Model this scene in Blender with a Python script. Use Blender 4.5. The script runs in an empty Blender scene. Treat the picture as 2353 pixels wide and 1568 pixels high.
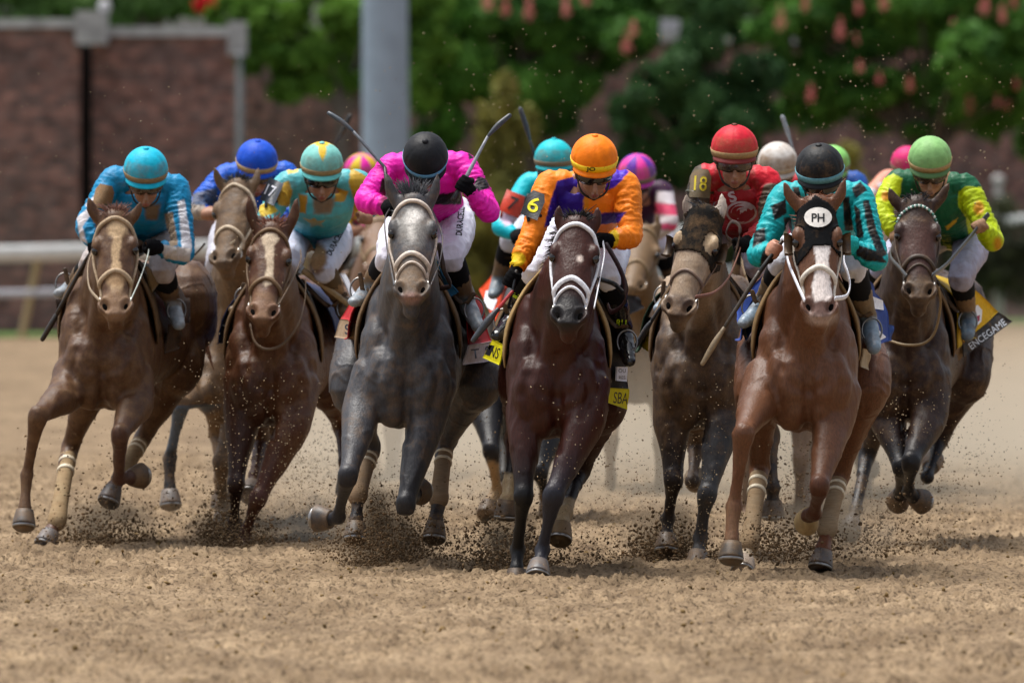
import bpy, math, random
import numpy as np
from mathutils import Vector
from mathutils.bvhtree import BVHTree
# ---------------------------------------------------------------- camera, world, sun, exposure
SC = bpy.context.scene
COL = SC.collection
F = 400.0 / 36.0 * 2352.0          # focal length in picture units (picture measured 2352 x 1568)
CAMH = 1.95; CX0 = 1176.0; HY = 422.0
cam = bpy.data.cameras.new('camera'); camo = bpy.data.objects.new('camera', cam); COL.objects.link(camo)
cam.lens = 400; cam.sensor_width = 36; cam.sensor_fit = 'HORIZONTAL'
cam.shift_y = -(784.0 - HY) / 2352.0
cam.clip_start = 1.0; cam.clip_end = 3000
camo.location = (0, 0, CAMH); camo.rotation_euler = (math.radians(90), 0, 0)
cam.dof.use_dof = True; cam.dof.focus_distance = 57.0; cam.dof.aperture_fstop = 4.2
SC.camera = camo
world = bpy.data.worlds.new('World'); SC.world = world; world.use_nodes = True
wn = world.node_tree.nodes; wl = world.node_tree.links
bg = wn['Background']
sky = wn.new('ShaderNodeTexSky'); sky.sky_type = 'NISHITA'; sky.sun_disc = False
SUN_EL = math.radians(74); SUN_ROT = math.radians(-60)
sky.sun_elevation = SUN_EL; sky.sun_rotation = SUN_ROT
sky.air_density = 1.0; sky.dust_density = 4.0; sky.ozone_density = 1.0
hs = wn.new('ShaderNodeHueSaturation'); hs.inputs['Saturation'].default_value = 0.42
wl.new(sky.outputs[0], hs.inputs['Color']); wl.new(hs.outputs[0], bg.inputs[0]); bg.inputs[1].default_value = 0.105
sun = bpy.data.lights.new('sun', 'SUN'); suno = bpy.data.objects.new('sun', sun); COL.objects.link(suno)
sun.energy = 2.5; sun.angle = math.radians(32); sun.color = (1.0, 0.96, 0.9)
_sd = Vector((math.sin(SUN_ROT) * math.cos(SUN_EL), math.cos(SUN_ROT) * math.cos(SUN_EL), math.sin(SUN_EL)))
suno.rotation_euler = _sd.to_track_quat('Z', 'Y').to_euler(); suno.location = (0, 40, 30)
SC.view_settings.view_transform = 'Standard'; SC.view_settings.look = 'None'
SC.view_settings.gamma = 1; SC.view_settings.exposure = 0.72
SC.cycles.use_denoising = True
SC.cycles.max_bounces = 6; SC.cycles.diffuse_bounces = 3; SC.cycles.glossy_bounces = 2
SC.cycles.volume_bounces = 0; SC.cycles.transparent_max_bounces = 4
rng = np.random.default_rng(7); random.seed(7)

# ---------------------------------------------------------------- helpers
def A(*v): return np.array(v, dtype=float)
def PX(px, py, d): return A((px - CX0) * d / F, d, CAMH - (py - HY) * d / F)
def nrm(v):
    v = np.asarray(v, float); return v / (np.linalg.norm(v) + 1e-12)
def lin(c):
    if isinstance(c, str):
        c = [int(c[i:i+2], 16) / 255 for i in (0, 2, 4)]
    return tuple((x / 12.92 if x <= .04045 else ((x + .055) / 1.055) ** 2.4) for x in c[:3])
def hashf(ix, iy, iz, seed):
    n = (ix.astype(np.int64) * 73856093) ^ (iy.astype(np.int64) * 19349663) ^ (iz.astype(np.int64) * 83492791) ^ (seed * 2654435761)
    n = (n ^ (n >> 13)) * 1274126177; n &= 0x7fffffff
    n = (n ^ (n >> 15)) * 1103515245 & 0x7fffffff
    return (n & 0xffff) / 65535.0
def vn(p, seed=0):
    """smooth value noise, 0..1; p is N x 3"""
    i = np.floor(p).astype(np.int64); f = p - i; f = f * f * (3 - 2 * f)
    r = 0
    for dx in (0, 1):
        wx = f[:, 0] if dx else 1 - f[:, 0]
        for dy in (0, 1):
            wy = f[:, 1] if dy else 1 - f[:, 1]
            for dz in (0, 1):
                wz = f[:, 2] if dz else 1 - f[:, 2]
                r = r + wx * wy * wz * hashf(i[:, 0] + dx, i[:, 1] + dy, i[:, 2] + dz, seed)
    return r
def fbm(p, o=4, seed=0):
    r = 0; a = .5
    for k in range(o):
        r = r + a * vn(p * (2.03 ** k), seed + k); a *= .5
    return r / (1 - .5 ** o)
def catmull(P, n=6):
    P = np.asarray(P, float)
    if len(P) < 3:
        t = np.linspace(0, 1, n + 1)[:, None]; return P[0] * (1 - t) + P[-1] * t
    Q = np.vstack([2 * P[0] - P[1], P, 2 * P[-1] - P[-2]]); out = []
    for i in range(1, len(Q) - 2):
        for k in range(n):
            t = k / n
            out.append(.5 * (2 * Q[i] + (Q[i+1] - Q[i-1]) * t + (2*Q[i-1] - 5*Q[i] + 4*Q[i+1] - Q[i+2]) * t*t + (3*Q[i] - Q[i-1] - 3*Q[i+1] + Q[i+2]) * t**3))
    out.append(P[-1]); return np.array(out)

class MB:
    """collects shapes of one mesh; every vertex carries a colour (rgb + mud amount)"""
    def __init__(s): s.v = []; s.f = []; s.c = []; s.n = 0
    def add(s, V, Fc, col=None):
        V = np.asarray(V, float); s.v.append(V); s.f += [tuple(int(i) + s.n for i in q) for q in Fc]; s.n += len(V)
        if col is None: col = (1, 1, 1, 0)
        col = np.asarray(col, float)
        if col.ndim == 1:
            if len(col) == 3: col = np.append(col, 0)
            col = np.tile(col, (len(V), 1))
        s.c.append(col); return s
    def ell(s, c, r, ax=None, n=14, col=None):
        """ellipsoid; ax = three axis vectors as rows"""
        r = np.atleast_1d(np.asarray(r, float)); r = np.repeat(r, 3) if len(r) == 1 else r
        ax = np.eye(3) if ax is None else np.asarray(ax, float)
        m = n // 2; V = [A(0, 0, 1)]
        for i in range(1, m):
            th = math.pi * i / m
            for j in range(n):
                ph = 2 * math.pi * j / n; V.append(A(math.sin(th) * math.cos(ph), math.sin(th) * math.sin(ph), math.cos(th)))
        V.append(A(0, 0, -1)); V = np.array(V) * r @ ax + c; Fc = []
        for j in range(n):
            Fc.append((0, 1 + j, 1 + (j + 1) % n))
            for i in range(m - 2):
                a = 1 + i * n; b = a + n; Fc.append((a + j, b + j, b + (j + 1) % n, a + (j + 1) % n))
            a = 1 + (m - 2) * n; Fc.append((a + j, len(V) - 1, a + (j + 1) % n))
        return s.add(V, Fc, col)
    def tube(s, P, R, ref=(1, 0, 0), n=12, sub=5, e=1.0, col=None, cap=True, flat=False):
        """loft along P with radii R (scalar or (side, other)); ref gives the side direction; e<1 boxier"""
        P = np.asarray([np.asarray(p, float) for p in P]); R = np.array([(r, r) if np.isscalar(r) else tuple(r) for r in R], float)
        if sub > 1:
            C = catmull(np.hstack([P, R]), sub); P = C[:, :3]; R = np.maximum(C[:, 3:], 1e-4)
        T = np.gradient(P, axis=0); T /= np.linalg.norm(T, axis=1)[:, None] + 1e-9
        if cap and not flat:
            r0 = R[0].mean(); r1 = R[-1].mean(); k = [.45, .8]
            pre = [(P[0] - T[0] * r0 * .75 * math.sin(a * 1.4), R[0] * math.cos(a * 1.4), T[0]) for a in (1.0, .62)]
            post = [(P[-1] + T[-1] * r1 * .75 * math.sin(a * 1.4), R[-1] * math.cos(a * 1.4), T[-1]) for a in (.62, 1.0)]
            P = np.vstack([[p[0] for p in pre], P, [p[0] for p in post]])
            R = np.vstack([[p[1] for p in pre], R, [p[1] for p in post]]); T = np.vstack([[p[2] for p in pre], T, [p[2] for p in post]])
        ref = np.asarray(ref, float); m = len(P); a = np.linspace(0, 2 * math.pi, n, endpoint=False)
        ca = np.sign(np.cos(a)) * np.abs(np.cos(a)) ** e; sa = np.sign(np.sin(a)) * np.abs(np.sin(a)) ** e; V = []
        for i in range(m):
            u = ref - ref.dot(T[i]) * T[i]
            if np.linalg.norm(u) < .05: u = A(0, 1, 0) - T[i][1] * T[i]
            u = nrm(u); v = np.cross(T[i], u)
            V.append(P[i] + np.outer(ca * R[i, 0], u) + np.outer(sa * R[i, 1], v))
        V = np.vstack(V); Fc = []
        for i in range(m - 1):
            for j in range(n):
                Fc.append((i*n + j, i*n + (j+1) % n, (i+1)*n + (j+1) % n, (i+1)*n + j))
        if cap:
            Fc.append(tuple(range(n - 1, -1, -1))); Fc.append(tuple((m-1)*n + j for j in range(n)))
        return s.add(V, Fc, col)
    def box(s, lo, hi, col=None):
        x0, y0, z0 = lo; x1, y1, z1 = hi
        V = [(x0,y0,z0),(x1,y0,z0),(x1,y1,z0),(x0,y1,z0),(x0,y0,z1),(x1,y0,z1),(x1,y1,z1),(x0,y1,z1)]
        return s.add(V, [(0,3,2,1),(4,5,6,7),(0,1,5,4),(1,2,6,5),(2,3,7,6),(3,0,4,7)], col)
    def sheet(s, pts, t=.006, nu=8, nv=8, wave=.008, seed=1, col=None):
        """cloth sheet through 4 world corners (a,b,c,d in order), thickened, with soft folds"""
        a, b, c, d = [np.asarray(p, float) for p in pts]; n = nrm(np.cross(b - a, d - a)); 
        if n[1] > 0: n = -n
        U, W = np.meshgrid(np.linspace(0, 1, nu + 1), np.linspace(0, 1, nv + 1)); U = U.ravel()[:, None]; W = W.ravel()[:, None]
        V = (a * (1-U) + b * U) * (1-W) + (d * (1-U) + c * U) * W
        h = (vn(np.hstack([U * 3, W * 2.2, U * 0]) + seed * 7.3, seed) - .5) * 2 * wave
        V = V + n * h[:, None]; V2 = V - n * t; N = len(V); Fc = []; w = nu + 1
        for j in range(nv):
            for i in range(nu):
                q = (j*w + i, j*w + i + 1, (j+1)*w + i + 1, (j+1)*w + i); Fc.append(q); Fc.append(tuple(x + N for x in q[::-1]))
        rim = [i for i in range(w)] + [j*w + nu for j in range(1, nv + 1)] + [nv*w + i for i in range(nu - 1, -1, -1)] + [j*w for j in range(nv - 1, 0, -1)]
        for k in range(len(rim)):
            p, q = rim[k], rim[(k + 1) % len(rim)]; Fc.append((p, q, q + N, p + N))
        return s.add(np.vstack([V, V2]), Fc, col)
    def data(s): return (np.vstack(s.v) if s.v else np.zeros((0, 3))), s.f, (np.vstack(s.c) if s.c else np.zeros((0, 4)))

def new_mesh(V, Fc):
    me = bpy.data.meshes.new('m'); me.from_pydata([tuple(v) for v in V], [], Fc); me.update(); return me
def set_col(me, C):
    a = me.attributes.get('Col') or me.attributes.new('Col', 'FLOAT_COLOR', 'POINT')
    a.data.foreach_set('color', np.ascontiguousarray(C, dtype=np.float32).ravel())
def get_v(me):
    V = np.empty(len(me.vertices) * 3, dtype=np.float32); me.vertices.foreach_get('co', V); return V.reshape(-1, 3).astype(float)
def get_n(me):
    V = np.empty(len(me.vertices) * 3, dtype=np.float32); me.vertices.foreach_get('normal', V); return V.reshape(-1, 3).astype(float)
def link(name, me, mat, root=None, base=None, smooth=True):
    """link a world-space mesh as ONE object; a part shares the origin of its thing"""
    o = bpy.data.objects.new(name, me); COL.objects.link(o)
    if root is not None: base = root['_base']; o.parent = root
    elif base is None: base = (0, 0, 0)
    o['_base'] = list(base)
    V = get_v(me) - np.array(list(base)); me.vertices.foreach_set('co', V.astype(np.float32).ravel())
    if root is None: o.location = base
    if mat is not None: me.materials.append(mat)
    if smooth: me.polygons.foreach_set('use_smooth', np.ones(len(me.polygons), dtype=bool))
    me.name = name; me.update(); return o
def emit(mb, name, mat, root=None, base=None, smooth=True):
    V, Fc, C = mb.data(); me = new_mesh(V, Fc); set_col(me, C); return link(name, me, mat, root, base, smooth)
def tag(o, label=None, cat=None, group=None, kind=None):
    if label: o['label'] = label
    if cat: o['category'] = cat
    if group: o['group'] = group
    if kind: o['kind'] = kind
    return o
def empty(name, loc):
    o = bpy.data.objects.new(name, None); COL.objects.link(o); o.location = loc; o['_base'] = list(loc); o.empty_display_size = .2; return o
def voxel(mb, vs=.01, smooth=3, fac=.5):
    """fuse overlapping closed shapes into one continuous skin"""
    V, Fc, _ = mb.data(); me = new_mesh(V, Fc); o = bpy.data.objects.new('tmp', me); COL.objects.link(o)
    m = o.modifiers.new('r', 'REMESH'); m.mode = 'VOXEL'; m.voxel_size = vs; m.adaptivity = 0
    if smooth:
        q = o.modifiers.new('s', 'SMOOTH'); q.factor = fac; q.iterations = smooth
    dg = bpy.context.evaluated_depsgraph_get(); r = bpy.data.meshes.new_from_object(o.evaluated_get(dg))
    bpy.data.objects.remove(o); bpy.data.meshes.remove(me); return r
def displace(me, fn):
    V = get_v(me); N = get_n(me); V = V + N * fn(V)[:, None]; me.vertices.foreach_set('co', V.astype(np.float32).ravel()); me.update()
def bvh_of(me):
    V = get_v(me); return BVHTree.FromPolygons([tuple(v) for v in V], [tuple(p.vertices) for p in me.polygons])
def proj(V): return CX0 + F * V[:, 0] / V[:, 1], HY - F * (V[:, 2] - CAMH) / V[:, 1]
def poly_sd(x, y, poly):
    P = np.asarray(poly, float); n = len(P); ins = np.zeros(len(x), bool); d = np.full(len(x), 1e9)
    for i in range(n):
        x0, y0 = P[i]; x1, y1 = P[(i + 1) % n]
        ex, ey = x1 - x0, y1 - y0; t = np.clip(((x - x0) * ex + (y - y0) * ey) / (ex*ex + ey*ey + 1e-9), 0, 1)
        d = np.minimum(d, np.hypot(x - x0 - t * ex, y - y0 - t * ey))
        c = ((y0 > y) != (y1 > y)) & (x < (x1 - x0) * (y - y0) / (y1 - y0 + 1e-12) + x0); ins ^= c
    return np.where(ins, d, -d)
def paint(V, base, ops, feather=2.0, N=None):
    """marks and colour zones: ops = list of (kind, shape, colour[, feather[, jitter]])"""
    b = list(base) + [0] * (4 - len(base)); C = np.tile(np.array(b[:4], float), (len(V), 1))
    if not ops: return C
    x, y = proj(V); jx = (vn(V * 60, 3) - .5); jy = (vn(V * 60, 9) - .5); jz = fbm(V * 14, 3, 5) - .5
    for op in ops:
        k, sh, c = op[:3]; fe = op[3] if len(op) > 3 else feather; jit = op[4] if len(op) > 4 else 1.0
        xx = x + jx * 3 * jit + jz * 14 * (jit - 1 if jit > 1 else 0); yy = y + jy * 3 * jit + jz * 14 * (jit - 1 if jit > 1 else 0)
        if k == 'poly': sd = poly_sd(xx, yy, sh)
        elif k == 'ell':
            cx, cy, rx, ry = sh[:4]; an = math.radians(sh[4]) if len(sh) > 4 else 0
            dx, dy = xx - cx, yy - cy; u = dx * math.cos(an) + dy * math.sin(an); w = -dx * math.sin(an) + dy * math.cos(an)
            sd = (1 - np.hypot(u / rx, w / ry)) * min(rx, ry)
        elif k == 'below': sd = yy - sh
        elif k == 'above': sd = sh - yy
        elif k == 'sph': sd = (1 - np.linalg.norm((V - np.asarray(sh[0])) / np.asarray(sh[1]), axis=1)) * float(np.min(sh[1])) * 450
        elif k == 'fn': sd = sh(V, x, y)
        a = np.clip(.5 + sd / fe, 0, 1)[:, None]; cc = np.array(c, float)
        if len(cc) == 3: C[:, :3] = C[:, :3] * (1 - a) + cc * a
        elif len(cc) == 5: C[:, 3:] = C[:, 3:] * (1 - a) + cc[3] * a            # mud only
        else: C = C * (1 - a) + cc[:4] * a
    return C
# ---------------------------------------------------------------- materials (colour zones come from the mesh, texture from nodes)
MUD = lin('8a6b49')
def material(name, rough=.6, spec=.4, noise=(30, .18), bump=(80, .25, .004), sheen=0, metal=0, aniso=None, mud=True, flat=None, coat=0, mudscale=14, trans=0):
    m = bpy.data.materials.new(name); m.use_nodes = True; n = m.node_tree.nodes; l = m.node_tree.links; b = n['Principled BSDF']
    b.inputs['Roughness'].default_value = rough; b.inputs['Specular IOR Level'].default_value = spec; b.inputs['Metallic'].default_value = metal
    b.inputs['Sheen Weight'].default_value = sheen; b.inputs['Coat Weight'].default_value = coat; b.inputs['Coat Roughness'].default_value = .25
    tc = n.new('ShaderNodeTexCoord')
    if flat is None:
        at = n.new('ShaderNodeAttribute'); at.attribute_name = 'Col'; src = at.outputs['Color']
    else:
        at = None; rg = n.new('ShaderNodeRGB'); rg.outputs[0].default_value = (*flat, 1); src = rg.outputs[0]
    mp = n.new('ShaderNodeMapping'); l.new(tc.outputs['Object'], mp.inputs[0])
    if aniso: mp.inputs['Scale'].default_value = aniso
    nz = n.new('ShaderNodeTexNoise'); nz.inputs['Scale'].default_value = noise[0]; nz.inputs['Detail'].default_value = 5; l.new(mp.outputs[0], nz.inputs['Vector'])
    rm = n.new('ShaderNodeMapRange'); rm.inputs['From Min'].default_value = .3; rm.inputs['From Max'].default_value = .7
    rm.inputs['To Min'].default_value = 1 - noise[1]; rm.inputs['To Max'].default_value = 1 + noise[1]; l.new(nz.outputs['Fac'], rm.inputs['Value'])
    mul = n.new('ShaderNodeVectorMath'); mul.operation = 'SCALE'; l.new(src, mul.inputs[0]); l.new(rm.outputs[0], mul.inputs['Scale']); out = mul.outputs[0]
    if mud and at:
        n2 = n.new('ShaderNodeTexNoise'); n2.inputs['Scale'].default_value = mudscale; n2.inputs['Detail'].default_value = 9; n2.inputs['Roughness'].default_value = .72
        l.new(tc.outputs['Object'], n2.inputs['Vector'])
        ad = n.new('ShaderNodeMath'); ad.operation = 'ADD'; l.new(at.outputs['Alpha'], ad.inputs[0]); l.new(n2.outputs['Fac'], ad.inputs[1])
        r2 = n.new('ShaderNodeMapRange'); r2.inputs['From Min'].default_value = .72; r2.inputs['From Max'].default_value = 1.3; l.new(ad.outputs[0], r2.inputs['Value'])
        n3 = n.new('ShaderNodeTexNoise'); n3.inputs['Scale'].default_value = 190; n3.inputs['Detail'].default_value = 2; l.new(tc.outputs['Object'], n3.inputs['Vector'])
        r3 = n.new('ShaderNodeMapRange'); r3.inputs['From Min'].default_value = .3; r3.inputs['From Max'].default_value = .7; r3.inputs['To Min'].default_value = .7; r3.inputs['To Max'].default_value = 1.25
        l.new(n3.outputs['Fac'], r3.inputs['Value']); mc = n.new('ShaderNodeVectorMath'); mc.operation = 'SCALE'; mc.inputs[0].default_value = MUD; l.new(r3.outputs[0], mc.inputs['Scale'])
        mx = n.new('ShaderNodeMix'); mx.data_type = 'RGBA'; l.new(r2.outputs[0], mx.inputs['Factor']); l.new(out, mx.inputs['A']); l.new(mc.outputs[0], mx.inputs['B']); out = mx.outputs['Result']
        ro = n.new('ShaderNodeMapRange'); ro.inputs['To Min'].default_value = rough; ro.inputs['To Max'].default_value = .85; l.new(r2.outputs[0], ro.inputs['Value']); l.new(ro.outputs[0], b.inputs['Roughness'])
    l.new(out, b.inputs['Base Color'])
    if bump:
        nb = n.new('ShaderNodeTexNoise'); nb.inputs['Scale'].default_value = bump[0]; nb.inputs['Detail'].default_value = 4; l.new(mp.outputs[0], nb.inputs['Vector'])
        bp = n.new('ShaderNodeBump'); bp.inputs['Strength'].default_value = bump[1]; bp.inputs['Distance'].default_value = bump[2]; l.new(nb.outputs['Fac'], bp.inputs['Height']); l.new(bp.outputs[0], b.inputs['Normal'])
    return m
M = {}
M['coat'] = material('horse_coat', .45, .33, (125, .24), (110, .6, .004), sheen=.0, aniso=(1, 1, .28))
M['hair'] = material('mane_hair', .5, .4, (90, .3), None, mud=True)
M['hoof'] = material('hoof_horn', .4, .5, (40, .25), (90, .3, .002), aniso=(1, 1, .2))
M['skin'] = material('skin', .5, .4, (40, .12), (120, .3, .002))
M['silk'] = material('racing_silk', .5, .28, (18, .08), (30, .6, .010))
M['cloth'] = material('saddle_fabric', .7, .25, (40, .12), (40, .4, .006))
M['strap'] = material('strap_webbing', .5, .4, (70, .22), (150, .4, .002))
M['leather'] = material('leather', .38, .5, (40, .2), (90, .4, .003))
M['gloss'] = material('polished_leather', .16, .6, (30, .15), (50, .3, .003), mud=True)
M['cap'] = material('cap_cover', .55, .25, (26, .14), (26, .5, .008))
M['knit'] = material('wool_cover', .95, .1, (260, .35), (300, .8, .004))
M['lens'] = material('goggle_lens', .08, .8, (20, .15), None, mud=True)
M['eye'] = material('eyeball', .06, .8, (20, .1), None, mud=False)
M['metal'] = material('worn_steel', .32, .5, (60, .2), (90, .3, .002), metal=.85, mud=False)
M['ink'] = material('printed_marks', .6, .3, (60, .12), None, mud=True)
M['wrap'] = material('leg_bandage', .85, .15, (50, .15), (60, .5, .004), aniso=(.3, .3, 3))

# ---------------------------------------------------------------- surface-hugging parts
def hit(bvh, px, py, off=0.0, dlast=None):
    o = Vector((0, 0, CAMH)); d = Vector(((px - CX0) / F, 1, -(py - HY) / F)).normalized()
    r = bvh.ray_cast(o, d)
    if r[0] is None:
        p = Vector(PX(px, py, dlast if dlast else 57)); r = bvh.find_nearest(p)
        if r[0] is None: return np.array(p), A(0, -1, 0), dlast or 57
        q = np.array(r[0]); nn = nrm(np.array(p) - q) if np.linalg.norm(np.array(p) - q) > 1e-5 else np.array(r[1]); nn = nrm(nn + A(0, -.3, 0))
        return q + nn * off, nn, q[1]
    n = np.array(r[1]); q = np.array(r[0])
    if n.dot(np.array(d)) > 0: n = -n
    return q + n * off, n, q[1]
def strap(mb, bvh, pts, w=.02, t=.006, col=(1, 1, 1), d0=57, sub=6, closed=False):
    P2 = catmull(np.array(pts, float), sub); P = []; Nn = []; d = d0
    for x, y in P2:
        q, n, d = hit(bvh, x, y, .002, d); P.append(q); Nn.append(n)
    P = np.array(P); Nn = np.array(Nn)
    for _ in range(2):
        P[1:-1] = (P[:-2] + 2 * P[1:-1] + P[2:]) / 4; Nn[1:-1] = (Nn[:-2] + 2 * Nn[1:-1] + Nn[2:]) / 4
    T = np.gradient(P, axis=0); T /= np.linalg.norm(T, axis=1)[:, None] + 1e-9; V = []
    for p, n, tt in zip(P, Nn, T):
        n = nrm(n - n.dot(tt) * tt); s = np.cross(tt, n); h = w / 2
        V += [p - s * h, p - s * h * .8 + n * t, p + s * h * .8 + n * t, p + s * h, p - n * t * .5]
    m = len(P); Fc = []
    for i in range(m - 1):
        for j in range(5): Fc.append((i*5 + j, (i+1)*5 + j, (i+1)*5 + (j+1) % 5, i*5 + (j+1) % 5))
    Fc += [(0, 1, 2, 3, 4), tuple((m-1)*5 + j for j in (4, 3, 2, 1, 0))]
    mb.add(V, Fc, col)
FONT_CACHE = {}
def text_mesh(txt, bold=0.0):
    key = (txt, bold)
    if key in FONT_CACHE: return FONT_CACHE[key]
    cu = bpy.data.curves.new('t', 'FONT'); cu.body = txt; cu.size = 1; cu.align_x = 'CENTER'; cu.align_y = 'CENTER'; cu.offset = bold; cu.resolution_u = 4
    o = bpy.data.objects.new('t', cu); COL.objects.link(o); dg = bpy.context.evaluated_depsgraph_get()
    me = bpy.data.meshes.new_from_object(o.evaluated_get(dg)); V = get_v(me)[:, :2]; Fc = [tuple(p.vertices) for p in me.polygons]
    bpy.data.objects.remove(o); bpy.data.curves.remove(cu)
    lo, hi = V.min(0), V.max(0); V = (V - (lo + hi) / 2) / (hi[1] - lo[1]); FONT_CACHE[key] = (V, Fc); return V, Fc
def camdir(px, py): return nrm(A((px - CX0) / F, 1, -(py - HY) / F))
def decal(txt, bvh, cx, cy, h, ang=0, wid=1.0, col=(0, 0, 0), off=.004, bold=.02, shear=0, d0=57):
    """lettering printed on a surface: h = letter height in picture units, ang in degrees (counter-clockwise)"""
    V, Fc = text_mesh(txt, bold); a = math.radians(ang); out = []; d = d0
    for u, v in V:
        u = u * h * wid + shear * v * h; v = v * h; x = cx + u * math.cos(a) - v * math.sin(a); y = cy - (u * math.sin(a) + v * math.cos(a))
        q, n, d = hit(bvh, x, y, 0, d); out.append(q - camdir(x, y) * off)
    mb = MB(); mb.add(out, Fc, col); return mb
def shape_decal(poly, bvh, col, off=.003, d0=57, n=3, fit=True):
    """a printed or sewn patch with its outline in picture units, hugging a surface"""
    P = []; 
    for i in range(len(poly)):
        a, b = np.array(poly[i]), np.array(poly[(i+1) % len(poly)])
        for k in range(n): P.append(a + (b - a) * k / n)
    P = np.array(P); c = P.mean(0); rings = [c + (P - c) * k for k in (1, .66, .33)]; V = []; d = d0
    S_ = [tuple(p) for r in rings for p in r] + [tuple(c)]
    for x, y in S_: q, nn, d = hit(bvh, x, y, 0, d); V.append(q)
    V = np.array(V); S_ = np.array(S_); u, w = (S_[:, 0] - c[0]) / 30, (S_[:, 1] - c[1]) / 30; B = np.stack([np.ones(len(u)), u, w, u*u, w*w, u*w], 1)
    if fit:
        y_ = V[:, 1].copy(); co, *_ = np.linalg.lstsq(B, y_, rcond=None); fy = B @ co; fy -= max(0, np.percentile(fy - y_, 92)); dep = fy - off
    else: dep = V[:, 1] - off
    V = [PX(x, y, dd) for (x, y), dd in zip(S_, dep)]; m = len(P); Fc = []
    for k in range(2):
        for j in range(m): Fc.append((k*m + j, k*m + (j+1) % m, (k+1)*m + (j+1) % m, (k+1)*m + j))
    for j in range(m): Fc.append((2*m + j, 2*m + (j+1) % m, 3*m))
    mb = MB(); mb.add(V, Fc, col); return mb
def ngon(cx, cy, rx, ry=None, n=16, a0=0):
    ry = ry or rx; return [(cx + rx * math.cos(a0 + 2*math.pi*i/n), cy + ry * math.sin(a0 + 2*math.pi*i/n)) for i in range(n)]
def shell(me, fn, off=.006, col=(0, 0, 0, 0)):
    """a skin-tight cover: the faces of me that fn keeps, moved outwards and given a rim"""
    V = get_v(me); N = get_n(me); x, y = proj(V); keep = fn(V, x, y); Fc = [tuple(p.vertices) for p in me.polygons if all(keep[i] for i in p.vertices)]
    used = sorted({i for f in Fc for i in f}); ix = {i: k for k, i in enumerate(used)}; u = np.array(used, int)
    O = V[u] + N[u] * off; I = V[u] - N[u] * .002; n = len(u); out = []; edges = {}
    for f in Fc:
        g = [ix[i] for i in f]; out.append(tuple(g))
        for k in range(len(g)):
            e = (g[k], g[(k+1) % len(g)])
            if (e[1], e[0]) in edges: del edges[(e[1], e[0])]
            else: edges[e] = 1
    for a, b in edges: out.append((b, a, a + n, b + n))
    mb = MB(); mb.add(np.vstack([O, I]), out, col); return mb
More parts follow.
